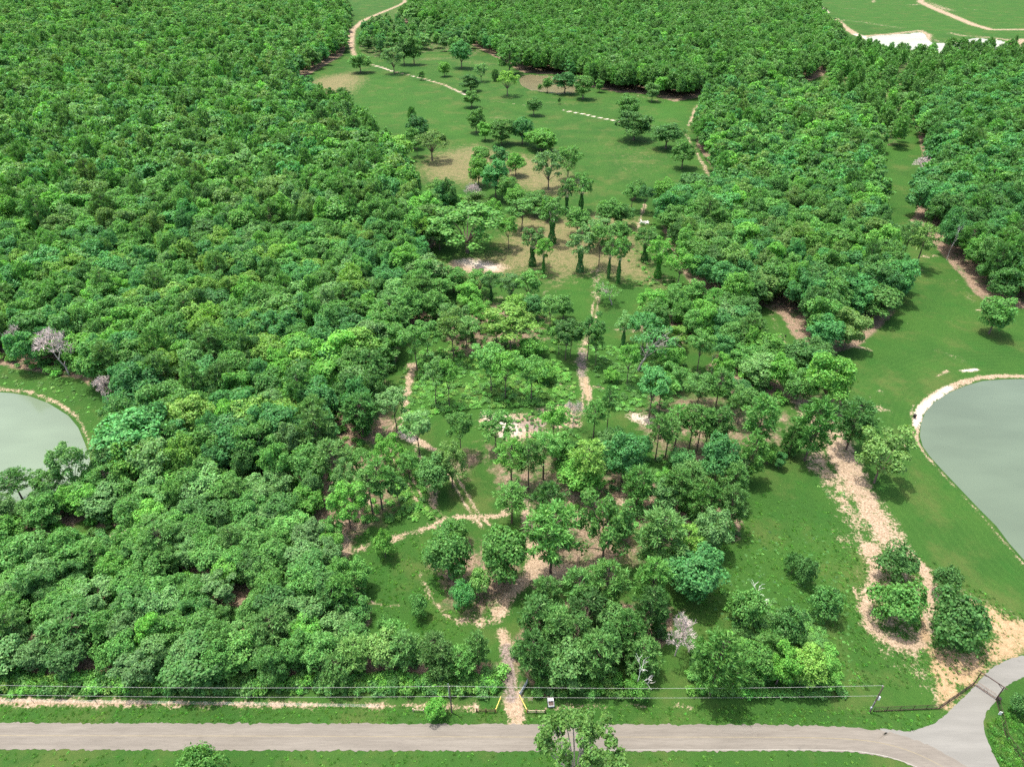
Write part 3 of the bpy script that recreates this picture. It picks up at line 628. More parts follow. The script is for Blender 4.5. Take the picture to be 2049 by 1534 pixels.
# ------------------------------------------------------------------ ground sheet
def build_ground():
    rows = [at(1024, r).y for r in np.arange(1640, 2, -2.6)]
    rows = [-400, -150, -40, 10, 30, 40] + [r for r in rows if r > 45] + [1500, 1700, 2000, 2500, 3300, 4500]
    us = np.concatenate([[-1.6, -1.4, -1.2, -1.08, -1.0, -.94, -.9], np.linspace(-.86, .86, 790), [.9, .94, 1.0, 1.08, 1.2, 1.4, 1.6]])
    ys = np.array(rows); wd = np.maximum(depth(ys) if False else ys * math.cos(PITCH) + CAM_H * math.sin(PITCH), 100)
    X = us[None, :] * wd[:, None]; Y = np.repeat(ys[:, None], len(us), 1)
    P = np.stack([X.ravel(), Y.ravel()], 1)
    nr, nc = X.shape
    pond = np.full(len(P), -1e3)
    for p_, pad in ((POND_R, 40), (POND_L, 12), (POND_U, 12), (POND_T, 20)): pond = np.maximum(pond, boxed(P, p_, pad, lambda q: sd_poly(q, p_)))
    z = -1.6 * smooth((pond + .3) / 5.0)
    # broad, low swells of the land away from the road
    s = smooth((Y.ravel() - 85) / 40); z += s * .25 * np.sin(P[:, 0] / 23 + 1) * np.sin(P[:, 1] / 31) * (pond < -6)
    far = np.clip(1 - pond / -12, 0, 1) if False else None
    floor = np.zeros(len(P))
    for w_ in WOODS:
        m = boxed(P, w_['P'], 8, lambda q: sd_poly(q, w_['P']))
        if w_['E'] is not None: m = np.minimum(m, -boxed(P, w_['E'], 8, lambda q: sd_poly(q, w_['E'])))
        dens = .45 if w_['s'] > 12 else 1
        floor = np.maximum(floor, dens * smooth((m + 2) / 4))
    floor = np.maximum(floor, mask(P, LITTER, 1.5))
    mow = boxed(P, POND_R, 40, lambda q: sd_poly(q, POND_R))
    v = np.column_stack([P, z])
    i = np.arange(nr * nc).reshape(nr, nc)
    f = np.stack([i[:-1, :-1], i[:-1, 1:], i[1:, 1:], i[1:, :-1]], -1).reshape(-1, 4)
    at_ = [('bare', 'POINT', mask(P, BARE)), ('white', 'POINT', mask(P, WHITE)), ('mud', 'POINT', mask(P, MUD)), ('orange', 'POINT', mask(P, ORANGE)), ('dry', 'POINT', np.maximum(mask(P, DRY, 2.4), .55 * mask(P, BARE, 2.5, .8))),
           ('lush', 'POINT', mask(P, LUSH)), ('floor', 'POINT', floor), ('mow', 'POINT', np.maximum(mow, -60))]
    m, nt, out = new_mat('ground_cover'); g = G(nt)
    pos = g.pos(); A = lambda n_: g.attr(n_).outputs['Fac']
    n1 = g.noise(pos, .045, 4, .6); n2 = g.noise(pos, .35, 5, .65); n3 = g.noise(pos, 2.2, 4, .7); n4 = g.noise(pos, .9, 5, .75)
    ns = g.math('ADD', g.math('MULTIPLY', n2, .55), g.math('MULTIPLY', n3, .45))
    grass = g.mix(g.ramp(n1, .35, .65), (0.0245, 0.0696, 0.0130), (0.0367, 0.0903, 0.0160))
    grass = g.mix(g.ramp(n4, .35, .75), grass, (0.0286, 0.0799, 0.0140))
    grass = g.mix(g.math('MULTIPLY', g.ramp(n3, .58, .82), .55), grass, (0.0578, 0.1036, 0.0250))
    grass = g.mix(g.math('MULTIPLY', g.ramp(n3, .45, .25), .5), grass, (0.0136, 0.0429, 0.0090))
    grass = g.mix(g.math('MULTIPLY', A('lush'), .65), grass, g.mix(g.ramp(n3, .3, .7), (0.0245, 0.0829, 0.0120), (0.0476, 0.1221, 0.0200)))
    mot = g.noise(pos, .055, 6, .68)
    grass = g.mix(g.math('MULTIPLY', g.ramp(mot, .48, .68), .8), grass, (0.0646, 0.0925, 0.0240))
    grass = g.mix(g.math('MULTIPLY', g.ramp(g.noise(pos, .13, 5, .7), .5, .72), .5), grass, (0.0204, 0.0829, 0.0130))
    # mowing rounds that follow the shore of the right pond
    mw = g.attr('mow').outputs['Fac']
    wv = g.math('SINE', g.math('MULTIPLY', g.math('ADD', mw, g.math('MULTIPLY', n2, .5)), 3.3))
    mk = g.math('MULTIPLY', g.ramp(mw, -28, -18), g.ramp(mw, .5, -1.5))
    grass = g.mix(g.math('MULTIPLY', g.math('MULTIPLY', g.ramp(wv, .1, 1), mk), .16), grass, (0.0476, 0.1073, 0.0225))
    dry = g.mix(g.ramp(n3, .3, .7), (0.1035, 0.1012, 0.0440), (0.1890, 0.1584, 0.0800))
    fdry = g.ramp(g.math('ADD', A('dry'), g.math('MULTIPLY', g.math('SUBTRACT', ns, .5), 2.2)), .36, .92)
    c = g.mix(fdry, grass, dry)
    fl = g.mix(g.ramp(n3, .35, .65), (0.11, 0.075, 0.05), (0.27, 0.20, 0.14))
    fl = g.mix(g.ramp(g.noise(pos, .11, 5, .7), .54, .66), fl, g.mix(g.ramp(n2, .4, .62), (0.09, 0.075, 0.042), (0.045, 0.11, 0.03)))
    fl = g.mix(g.math('MULTIPLY', g.ramp(n2, .54, .64), .8), fl, (0.045, 0.105, 0.03))
    c = g.mix(g.ramp(g.math('ADD', A('floor'), g.math('MULTIPLY', g.math('SUBTRACT', g.noise(pos, .22, 6, .7), .5), 2.0)), .35, .85), c, fl)
    soil = g.mix(g.ramp(n3, .3, .72), (0.1900, 0.1334, 0.0861), (0.3800, 0.2944, 0.2050))
    soil = g.mix(g.math('MULTIPLY', g.ramp(n2, .55, .75), .5), soil, (0.4465, 0.3680, 0.2706))
    soil = g.mix(A('white'), soil, g.mix(g.ramp(n3, .35, .65), (0.40, 0.345, 0.285), (0.62, 0.57, 0.50)))
    soil = g.mix(g.math('MULTIPLY', g.ramp(g.math('ADD', A('orange'), g.math('MULTIPLY', g.math('SUBTRACT', ns, .5), .8)), .35, .65), .85), soil, g.mix(g.ramp(n4, .35, .7), (0.24, 0.165, 0.085), (0.38, 0.27, 0.155)))
    soil = g.mix(g.math('MULTIPLY', g.ramp(g.math('ADD', A('mud'), g.math('MULTIPLY', g.math('SUBTRACT', ns, .5), .9)), .35, .7), .85), soil, g.mix(g.ramp(n3, .35, .65), (0.085, 0.068, 0.06), (0.23, 0.19, 0.17)))
    bm = g.math('MAXIMUM', g.math('MAXIMUM', A('bare'), g.math('MULTIPLY', A('mud'), .95)), A('orange'))
    fb = g.ramp(g.math('ADD', bm, g.math('MULTIPLY', g.math('SUBTRACT', ns, .5), 3.2)), .44, .86)
    c = g.mix(fb, c, soil)
    # stray pale specks of sand in the turf
    sp = g.math('MULTIPLY', g.ramp(g.noise(pos, 1.3, 3, .8), .70, .76), g.ramp(n1, .5, .62))
    c = g.mix(g.math('MULTIPLY', sp, .8), c, (0.40, 0.37, 0.27))
    hb = g.math('ADD', g.math('MULTIPLY', n3, .6), g.math('MULTIPLY', g.noise(pos, 5.5, 3, .7), .4))
    g.bsdf(out, c, .95, .08, hb, .55, .35)
    me = mesh_np('ground', v, f, m, at_, smooth=True)
    return tag(link('ground', me), kind='structure')
build_ground()

# ------------------------------------------------------------------ water
def water(name, pts, z, base, rough):
    m, nt, out = new_mat(name + '_surface'); g = G(nt); pos = g.pos()
    big = g.noise(g.mapping(pos, (.02, .05, 1)), 1, 3, .6)
    c = g.mix(g.ramp(big, .35, .65), tuple(x * .9 for x in base), tuple(x * 1.1 for x in base))
    rip = g.noise(g.mapping(pos, (.9, 1.6, 1)), 1.6, 3, .6)
    p = g.bsdf(out, c, rough, .5, rip, .05, .03); p.inputs['IOR'].default_value = 1.33
    c_ = pts.mean(0); big_ = c_ + (pts - c_) * 1.02
    mb = MB(); n = len(pts)
    mb.v = [(x, y, z) for x, y in big_] + [(x, y, z - .25) for x, y in big_]
    mb.f = [tuple(range(n))] + [(i, i + n, (i + 1) % n + n, (i + 1) % n) for i in range(n)]
    me = mb.mesh(name, m); bm = bmesh.new(); bm.from_mesh(me); bmesh.ops.recalc_face_normals(bm, faces=bm.faces); bm.to_mesh(me); bm.free()
    return tag(link(name, me), kind='structure')
water('pond_water', POND_R, -.35, (0.092, 0.122, 0.082), .12)
water('pond_water', POND_L, -.35, (0.125, 0.165, 0.110), .12)
water('pond_water', POND_U, -.35, (0.15, 0.135, 0.075), .15)
water('pond_water', POND_T, -.35, (0.32, 0.31, 0.23), .2)

# ------------------------------------------------------------------ road and gravel drive
def resample(pts, step=1.2):
    a = np.array(pts); out = [a[0]]
    for p, q in zip(a[:-1], a[1:]):
        n = max(1, int(np.linalg.norm(q - p) / step)); out += [p + (q - p) * (i / n) for i in range(1, n + 1)]
    return np.array(out)

def smooth_line(a, it=3):
    for _ in range(it):
        b = a.copy(); b[1:-1] = (a[:-2] + 2 * a[1:-1] + a[2:]) / 4; a = b
    return a

def road_material(name, c0, c1, streak, crack=True):
    m, nt, out = new_mat(name); g = G(nt); pos = g.pos(); uv = g.attr('across').outputs['Fac']
    grain = g.noise(pos, 9, 3, .7); blot = g.noise(g.mapping(pos, (.08, .5, 1)), 1, 4, .6); fine = g.noise(g.mapping(pos, (.25, 3.5, 1)), 1, 4, .7)
    c = g.mix(g.ramp(blot, .3, .7), c0, c1)
    c = g.mix(g.math('MULTIPLY', g.ramp(fine, .4, .7), streak), c, tuple(x * .72 for x in c0))
    # two paler and two darker wheel paths per lane
    wp = g.math('SINE', g.math('MULTIPLY', uv, 25.13)); c = g.mix(g.math('MULTIPLY', g.ramp(wp, 0, 1), streak * .45), c, tuple(x * .8 for x in c0))
    c = g.mix(g.math('MULTIPLY', g.ramp(g.noise(pos, .35, 3, .5), .66, .74), .4), c, tuple(x * .7 for x in c0))
    c = g.mix(g.math('MULTIPLY', g.ramp(grain, .35, .75), .18), c, tuple(min(1, x * 1.5) for x in c1))
    g.bsdf(out, c, .9, .2, grain, .25, .02); return m

ASPH = road_material('chip_seal', (0.1419, 0.1279, 0.1064), (0.1763, 0.1601, 0.1336), .5)
GRAV = road_material('pale_gravel', (0.1462, 0.1435, 0.1273), (0.1782, 0.1746, 0.1554), .15)

def strip(name, a, b, z, mat, nx=6, jit=.12, seed=3):
    rng = np.random.default_rng(seed); n = len(a)
    A = a + rng.normal(0, jit, a.shape) * np.array([0.2, 1]); B = b + rng.normal(0, jit, b.shape) * np.array([0.2, 1])
    v, t = [], []
    for i in range(n):
        for j in range(nx + 1):
            u = j / nx; p = A[i] * (1 - u) + B[i] * u; v.append((p[0], p[1], z + .04 * (1 - (2 * u - 1) ** 2))); t.append(u)
    f = [(i * (nx + 1) + j, i * (nx + 1) + j + 1, (i + 1) * (nx + 1) + j + 1, (i + 1) * (nx + 1) + j) for i in range(n - 1) for j in range(nx)]
    f = [tuple(reversed(q)) for q in f]
    me = mesh_np(name, v, f, mat, [('across', 'POINT', t)])
    bm = bmesh.new(); bm.from_mesh(me); bmesh.ops.recalc_face_normals(bm, faces=bm.faces)
    if sum(x.normal.z for x in bm.faces) < 0: bmesh.ops.reverse_faces(bm, faces=bm.faces)
    bm.to_mesh(me); bm.free(); return tag(link(name, me), kind='structure')

def even(pts, n):
    a = smooth_line(resample(W2(pts), 1.0), 20); s = np.concatenate([[0], np.cumsum(np.linalg.norm(np.diff(a, axis=0), axis=1))])
    t = np.linspace(0, s[-1], n); return np.stack([np.interp(t, s, a[:, 0]), np.interp(t, s, a[:, 1])], 1)
NR = 420
RT, RB = even(ROAD_TOP, NR), even(ROAD_BOT, NR)
strip('road', RT, RB, .035, ASPH)
PAINT_Y = simple('worn_yellow_paint', (0.1913, 0.1658, 0.1120), .9, .2, .12, .8); PAINT_W = simple('worn_white_paint', (0.2465, 0.2380, 0.2040), .9, .2, .12, .8)
c_ = RT * .53 + RB * .47
for k_, (mid, w_, mt_) in enumerate(((RT * .52 + RB * .48, .07, PAINT_Y), (RT[290:] * .045 + RB[290:] * .955, .07, PAINT_W))):
    d_ = np.gradient(mid, axis=0); d_ /= np.linalg.norm(d_, axis=1, keepdims=True); n_ = np.stack([-d_[:, 1], d_[:, 0]], 1)
    strip('road_marking', mid + n_ * w_, mid - n_ * w_, .079 if k_ == 0 else .052, mt_, 1, .006, 9)
# gravel drive: one sheet with a ragged edge
dr = resample(DRIVE_P, .5); dr = smooth_line(dr, 6) + np.random.default_rng(5).normal(0, .07, dr.shape)
mb = MB(); mb.v = [(x, y, .022) for x, y in dr]; mb.f = [tuple(range(len(dr)))]
me = mb.mesh('gravel_drive', GRAV); bm = bmesh.new(); bm.from_mesh(me)
if bm.faces and list(bm.faces)[0].normal.z < 0: bmesh.ops.reverse_faces(bm, faces=bm.faces)
bm.to_mesh(me); bm.free(); tag(link('gravel_drive', me), kind='structure')

# ------------------------------------------------------------------ trees that stand out one by one: kind, base x, base y, crown width, top row, tone, what tells it apart
T = [
 ('pine',690,222,32,176,'d','standing alone at the left edge of the upper field'),
 ('oak',722,146,42,104,'m','rounded, at the left end of the white track'),
 ('open',789,148,40,92,'g','tall, standing over the white track'),
 ('oak',809,130,34,74,'d','left one of two at the top corner of the upper field'),
 ('oak',829,130,38,71,'m','right one of two at the top corner of the upper field'),
 ('oak',844,160,14,140,'m','very small, beside the white track'),
 ('oak',890,153,24,122,'b','small round, on the tan ring in the upper field'),
 ('oak',924,137,42,80,'t','large, where the upper field meets the far wood'),
 ('oak',942,183,42,146,'d','rounded, above the bend of the white track'),
 ('open',963,164,26,126,'g','behind the rounded one above the track bend'),
 ('oak',944,216,34,181,'m','standing right on the end of the white track'),
 ('youngpine',991,163,13,139,'d','small narrow, left of the brown pond'),
 ('vase',1015,192,36,146,'y','willowy, in front of the brown pond'),
 ('pine',1019,149,44,87,'m','tallest beside the left end of the brown pond'),
 ('oak',1095,185,20,154,'m','small, on the front bank of the brown pond'),
 ('bush',1080,184,11,168,'m','tiny, on the front bank of the brown pond'),
 ('oak',1130,188,46,143,'t','round, left one of two covering the brown pond'),
 ('oak',1166,199,40,147,'m','round, right one of two covering the brown pond'),
 ('oak',1199,185,18,158,'m','small, between the brown pond and the pines'),
 ('bush',1119,209,8,194,'d','tiny, alone in the grass below the brown pond'),
 ('oak',1068,231,31,196,'d','lone round, in the middle of the upper field'),
 ('oak',1304,204,29,164,'g','round pale, in front of the far pines'),
 ('oak',1255,237,44,187,'m','behind the largest one at the end of the white stones'),
 ('oak',1268,280,64,220,'d','largest, at the right end of the white stones'),
 ('oak',1332,297,58,246,'d','broad, left one of the pair by the right track'),
 ('oak',1364,337,48,280,'m','right one of the pair by the right track'),
 ('oak',953,266,35,213,'m','leftmost of the row across the field'),
 ('oak',971,282,27,243,'b','second from the left in the row across the field'),
 ('oak',1004,290,48,235,'m','third from the left in the row across the field'),
 ('oak',1045,289,42,232,'t','fourth from the left in the row across the field'),
 ('oak',1082,302,62,258,'b','broad, right end of the row across the field'),
 ('vase',865,322,56,267,'o','willow-like, alone on the tan ground'),
 ('slim',835,313,25,279,'m','slender, just left of the willow-like one'),
 ('oak',838,286,44,227,'t','tall, at the wood edge above the willow-like one'),
 ('oak',829,298,30,254,'m','smaller, below the tall one at the wood edge'),
 ('youngpine',826,254,16,214,'d','dark tip rising behind the wood edge'),
 ('oak',804,322,50,267,'y','bright, at the wood edge beside the tan ground'),
 ('oak',1032,352,38,304,'b','at the top right of the middle grove'),
 ('open',1097,379,54,295,'g','tall forked, in the middle grove'),
 ('open',1136,359,46,291,'m','tall, right of the forked one in the middle grove'),
 ('vine',1162,424,44,346,'m','ivy-wrapped, right one of two below the field'),
 ('vine',1133,426,30,360,'d','ivy-wrapped, left one of two below the field'),
 ('oak',1030,424,42,372,'b','low and round, at the foot of the middle grove'),
 ('oak',1016,404,44,350,'m','behind the low round one in the middle grove'),
 ('oak',958,372,48,309,'b','left end of the middle grove'),
 ('oak',992,395,54,317,'t','darkest of the middle grove'),
 ('oak',962,340,42,290,'m','top left of the middle grove'),
 ('oak',1000,340,38,289,'t','top of the middle grove'),
 ('dead',950,407,36,364,'x','small bare one left of the middle grove'),
 ('open',935,506,124,413,'m','huge spreading, with a forked trunk over bare soil'),
 ('vase',986,449,33,402,'b','small forked, right behind the huge spreading one'),
 ('slim',1044,461,56,398,'m','upright, on the tan ground above the ivy-wrapped stems'),
 ('slim',1018,498,40,435,'b','small upright, right of the huge spreading one'),
 ('oak',957,426,46,383,'o','behind the huge spreading one'),
 ('oak',913,428,46,387,'b','left behind the huge spreading one'),
 ('vine',1104,487,52,394,'m','airy, with ivy low on the stem, above the clearing'),
 ('vine',1065,532,46,454,'p','ivy-wrapped, with a dull crown, left of the bright ivy one'),
 ('vine',1087,549,34,474,'b','brightest of the ivy-wrapped ones'),
 ('vine',1160,544,50,462,'g','thin-crowned, ivy-wrapped, left of the wheel track'),
 ('slim',1198,533,44,447,'m','with thin stems above the wheel track'),
 ('vine',1217,557,30,472,'p','ivy-wrapped, with a bare top, above the wheel track'),
 ('vine',1236,567,36,470,'m','narrow ivy-wrapped, nearest the clearing grass'),
 ('vine',1289,521,42,454,'m','ivy-wrapped, beside the curved tan path'),
 ('vine',1315,555,46,474,'b','ivy-wrapped, at the outer bend of the tan path'),
 ('slim',1355,575,48,503,'b','pale-stemmed, at the right end of the clearing'),
 ('slim',1262,423,38,371,'m','left one of two thin ones at the field corner'),
 ('slim',1287,427,30,372,'t','right one of two thin ones at the field corner'),
 ('oak',1322,413,47,357,'b','rounded, at the field corner'),
 ('oak',1385,406,74,345,'d','broad, where the right track enters the wood'),
 ('oak',1215,457,48,397,'m','left, in the clump above the wheel track'),
 ('oak',1243,455,44,404,'d','right, in the clump above the wheel track'),
 ('open',1205,486,44,432,'g','low, in the clump above the wheel track'),
 ('oak',1240,490,40,440,'m','lowest in the clump above the wheel track'),
 ('lean',1225,610,46,573,'m','small leaning, in the grass right of the wheel track'),
 ('slim',885,606,48,558,'m','upright, over the pale bare patch at the wood edge'),
 ('vine',983,603,36,543,'d','narrow, in front of the bare soil'),
 ('oak',938,616,48,561,'b','bright and round, below the bare soil'),
 ('open',1022,602,44,543,'g','left one of two below the bare soil'),
 ('open',1060,604,52,541,'m','right one of two below the bare soil'),
 ('oak',1035,652,42,585,'y','bright, left of the clearing grass'),
 ('slim',1022,706,84,621,'y','broad and airy, with a thin stem, in the weeds'),
 ('slim',992,692,52,638,'y','thin, left of the broad airy one'),
 ('slim',908,716,56,621,'o','dull airy, on bare stems left of the weeds'),
 ('slim',934,698,44,636,'p','thin, beside the dull airy one'),
 ('vine',945,682,26,640,'d','ivy-wrapped, beside the dull airy one'),
 ('slim',835,741,54,652,'m','on a bare stem at the head of the sandy lane'),
 ('slim',856,716,48,648,'m','behind the one at the head of the sandy lane'),
 ('slim',872,810,50,717,'p','left one of two stems in the weed field'),
 ('slim',899,814,40,721,'b','right one of two stems in the weed field'),
 ('slim',983,784,58,690,'m','double-stemmed, in the middle of the weeds'),
 ('slim',1011,795,52,704,'b','bent-stemmed, in the middle of the weeds'),
 ('slim',1063,800,54,715,'m','pale-stemmed, in the middle of the weeds'),
 ('bush',1064,713,56,676,'b','lush low, in the weeds beside the mud track'),
 ('bush',1030,735,40,712,'m','low, in the weeds under the airy tree'),
 ('slim',1100,657,40,590,'p','sparse, left of the clearing grass'),
 ('slim',1131,719,50,639,'d','dense dark, left of the mud track'),
 ('slim',1118,709,34,650,'m','thin, left of the dense dark one'),
 ('slim',1141,713,34,652,'d','thin leaning, nearest the mud track'),
 ('slim',1175,719,48,629,'d','right beside the mud track'),
 ('slim',1192,733,34,654,'m','thin, right of the mud track'),
 ('vine',1246,692,36,626,'g','grey-stemmed, with ivy, above the bare patch'),
 ('slim',1254,769,38,686,'b','thin lone, in the grass right of the mud track'),
 ('lean',1276,741,78,655,'t','half bare, leaning right with pale limbs'),
 ('slim',1298,835,64,740,'t','left one of two over the pale mound'),
 ('slim',1318,824,56,748,'m','right one of two over the pale mound'),
 ('slim',795,863,54,776,'g','slender, beside the sandy lane'),
 ('slim',840,911,54,822,'g','slender, at the fork of the sandy ruts'),
 ('tallpine',1187,874,42,805,'m','slender, left of the twin-stemmed one'),
 ('tallpine',1214,863,30,772,'d','tallest and thin, near the grey bare patch'),
 ('dead',1146,855,40,802,'x','pinkish bare one at the grey mulch patch'),
 ('tallpine',1430,821,46,741,'m','lone, on the right below the wood'),
 ('snag',1422,753,12,706,'x','thin bare pole below the right wood'),
 ('oak',1358,700,42,651,'y','bright, in the right grove'),
 ('bush',1343,736,52,692,'b','bright low, below the leaning half-bare one'),
 ('oak',1456,767,40,705,'b','bright small crown in the right wood'),
 ('pine',1525,882,64,788,'m','broad, by the narrow dark ones right of the grove'),
 ('bush',1366,946,56,896,'t','dome-shaped, bright, in front of the tall pines'),
 ('oak',1440,970,76,866,'t','large, at the right end of the tall pines'),
 ('oak',1484,970,42,902,'g','grey, beside the large one above the meadow'),
 ('pine',1508,957,52,857,'m','above the top of the right meadow'),
 ('oak',1540,953,32,860,'b','narrow upright, above the right meadow'),
 ('oak',1562,945,26,895,'t','narrow, right of the upright one above the meadow'),
 ('youngpine',1585,922,40,841,'d','dense, at the left edge of the sandy drive'),
 ('pine',1634,897,74,793,'m','broad, standing in the sandy drive'),
 ('pine',1714,882,72,798,'d','flat-topped, right of the sandy drive'),
 ('open',1748,967,86,866,'o','broad twiggy, right of the sandy drive'),
 ('oak',1682,812,82,702,'b','big, where the sandy drive leaves the wood'),
 ('oak',1612,803,60,738,'m','left of the big one at the sandy drive'),
 ('oak',1718,700,66,620,'o','willow-like, at the top of the right field'),
 ('oak',1700,660,46,612,'m','behind the willow-like one at the right field'),
 ('tallpine',1311,921,44,828,'m','leftmost of the tall pines above the dome-shaped shrub'),
 ('tallpine',1331,914,42,834,'p','second from left of the tall pines above the dome-shaped shrub'),
 ('tallpine',1350,892,46,813,'m','third from left of the tall pines above the dome-shaped shrub'),
 ('tallpine',1378,898,48,811,'p','fourth from left of the tall pines above the dome-shaped shrub'),
 ('tallpine',1393,906,46,817,'m','fifth from left of the tall pines above the dome-shaped shrub'),
 ('tallpine',1411,892,42,821,'m','sixth from left of the tall pines above the dome-shaped shrub'),
 ('tallpine',1424,904,42,834,'p','rightmost of the tall pines above the dome-shaped shrub'),
 ('pine',1355,1010,64,935,'m','rounded, left one of three above the right meadow'),
 ('pine',1414,1040,54,955,'m','middle one of three above the right meadow'),
 ('pine',1466,1050,54,963,'p','right one of three above the right meadow'),
 ('tallpine',677,977,60,886,'p','at the wood edge left of the sandy ruts'),
 ('open',702,1057,64,974,'b','light and loose, at the left end of the cross path'),
 ('tallpine',747,1031,56,944,'p','front one of two left of the ruts'),
 ('tallpine',765,1019,60,924,'m','rear one of two left of the ruts'),
 ('slim',800,1012,40,950,'d','beside the two pines left of the ruts'),
 ('vase',784,939,50,878,'b','sparse, standing in the sandy ruts'),
 ('slim',724,954,42,902,'m','thin, left of the sandy ruts'),
 ('oak',866,991,72,905,'d','round, between the two pairs of ruts'),
 ('open',906,975,58,888,'o','thin brownish, between the two pairs of ruts'),
 ('slim',922,911,50,826,'m','right of the pale sand streak'),
 ('slim',991,904,56,831,'m','in front of the white sand patch'),
 ('tallpine',1023,972,58,884,'b','first from left of three above the grass triangle'),
 ('tallpine',1057,978,48,883,'m','second from left of three above the grass triangle'),
 ('tallpine',1087,958,58,868,'m','third from left of three above the grass triangle'),
 ('tallpine',1024,1046,58,971,'m','single, below the three by the grass triangle'),
 ('cone',768,1124,60,1056,'b','cone-shaped, alone on the left lawn'),
 ('oak',895,1167,92,1053,'m','big leafy, left one of the two round ones on the track loop'),
 ('oak',911,1092,52,1031,'m','half hidden behind the left round one'),
 ('oak',1008,1174,98,1045,'m','big leafy, right one of the two round ones on the track loop'),
 ('pine',1101,1052,68,962,'d','upper one of the big pair beside the bare loop'),
 ('pine',1105,1127,96,1005,'m','lower one of the big pair beside the bare loop'),
 ('open',1205,1127,88,996,'m','large, right of the big pines'),
 ('oak',1246,1084,46,1010,'t','narrow, beside the large open one'),
 ('oak',1165,988,92,908,'b','low and bright, under the pine above the dry path'),
 ('tallpine',1172,990,62,884,'y','light, rising out of the low bright one'),
 ('oak',1250,967,80,864,'t','large, above the dry path'),
 ('open',1208,932,48,862,'g','pale, behind the large one above the dry path'),
 ('oak',1288,936,36,850,'t','narrow, right of the large one above the dry path'),
 ('pine',1280,1001,56,931,'m','below the narrow dark one'),
 ('oak',1332,1031,58,956,'g','pale, in the mixed grove'),
 ('pine',1325,1120,88,1013,'p','grey-tinged, by the dry grass patch'),
 ('pine',1376,1111,56,1048,'y','bright-tipped, right of the grey-tinged one'),
 ('oak',1425,1107,68,1012,'g','at the edge of the right meadow'),
 ('oak',1388,1207,116,1084,'t','widest, at the left edge of the right meadow'),
 ('pine',1310,1203,64,1108,'m','left of the widest one by the meadow'),
 ('pine',1216,1212,74,1118,'m','at the top of the pine stand right of the entrance track'),
 ('pine',1160,1215,66,1135,'p','upper left, in the pine stand right of the entrance track'),
 ('bush',1590,1151,38,1102,'d','upper one of the pair in the right meadow'),
 ('bush',1614,1174,46,1113,'d','lower one of the pair in the right meadow'),
 ('bush',1653,1247,70,1169,'d','large round, alone in the right meadow'),
 ('bush',1496,1257,80,1174,'m','tangled, in the middle of the right meadow'),
 ('stub',1506,1222,44,1172,'x','white limbs poking out of the tangled shrub'),
 ('bush',1577,1283,78,1221,'d','dense, right of the tangled shrub'),
 ('pine',1440,1386,86,1252,'m','big, at the left end of the roadside thicket'),
 ('oak',1508,1386,72,1268,'m','left, in the roadside thicket by the right meadow'),
 ('oak',1567,1384,68,1278,'b','middle, in the roadside thicket by the right meadow'),
 ('oak',1612,1378,72,1288,'y','brightest, in the roadside thicket by the right meadow'),
 ('oak',1655,1382,60,1306,'b','right end of the roadside thicket by the right meadow'),
 ('oak',1545,1345,60,1262,'m','rear, in the roadside thicket by the right meadow'),
 ('dead',1350,1311,64,1226,'x','pinkish twiggy, alone in the grass by the pine stand'),
 ('stub',1276,1388,44,1318,'x','bleached, standing in bright ivy near the fence'),
 ('bush',1275,1396,48,1362,'b','ivy mound round the bleached stub'),
 ('youngpine',1288,1352,62,1272,'p','young, behind the bleached stub'),
 ('bush',1795,1166,80,1088,'d','top one of the island between drive and pond'),
 ('bush',1795,1264,100,1158,'m','largest round, on the bare island by the drive'),
 ('bush',1894,1196,56,1128,'d','upright, at the pond side of the island'),
 ('bush',1918,1304,112,1191,'d','spreading, beside the pipe gate'),
 ('bush',2042,1432,46,1385,'d','inside the bend right of the pipe gate'),
 ('bush',873,1437,42,1398,'b','small round, on the road verge by the pole'),
 ('bush',405,1566,80,1498,'m','cut off by the lower edge of the photo'),
 ('bush',838,1245,38,1184,'d','right one of two small ones on the left lawn'),
 ('bush',771,1281,36,1220,'m','left one of two small ones on the left lawn'),
 ('bush',926,1230,48,1159,'t','upright, below the left round one of the loop'),
 ('bush',958,1198,54,1135,'o','brownish, between the two round ones of the loop'),
 ('open',160,988,64,884,'g','loose, reaching over the left pond'),
 ('open',108,1002,60,941,'m','middle one of three over the left pond'),
 ('tallpine',48,1004,58,944,'d','left one of three over the left pond'),
 ('dead',138,749,70,653,'x','large pale bare one above the left pond'),
 ('dead',52,720,38,648,'x','smaller bare one at the far left above the pond'),
 ('dead',221,812,40,751,'x','low bare one at the bend of the left pond bank'),
 ('tallpine',1830,540,46,450,'o','front one of two at the head of the right field'),
 ('tallpine',1803,526,40,442,'p','rear one of two at the head of the right field'),
 ('snag',1894,521,16,447,'x','tall white snag at the edge of the dark wood'),
 ('oak',2022,668,62,590,'m','at the right edge, standing out into the right field'),
 ('dead',1841,360,34,312,'x','bare grey crown in the right wood'),
 ('dead',1412,128,28,97,'x','bare grey crown among the far pines'),
 ('oak',1440,335,40,280,'o','willowy, at the edge of the right wood by the track'),
 ('oak',1475,385,46,328,'o','pale, in the right wood beyond the track'),
 ('oak',450,625,50,545,'y','bright, in the middle of the left wood'),
 ('oak',620,570,60,515,'y','light-topped, in the left wood'),
 ('oak',310,520,44,460,'y','yellowish crown far in the left wood'),
 ('oak',905,585,50,535,'m','upper left one over the pale patch at the wood edge'),
 ('open',960,590,44,540,'m','between the bright round one and the narrow one below the bare soil'),
 ('oak',868,640,54,580,'m','left of the bright round one at the wood edge'),
 ('open',962,655,50,600,'b','left of the yellowish ones at the clearing'),
 ('open',912,668,52,612,'p','in front of the bright round one at the wood edge'),
 ('oak',1065,640,44,590,'t','right behind the yellowish ones at the clearing'),
 ('slim',1285,705,56,625,'t','tall, right of the ivy-clad stems by the bare patch'),
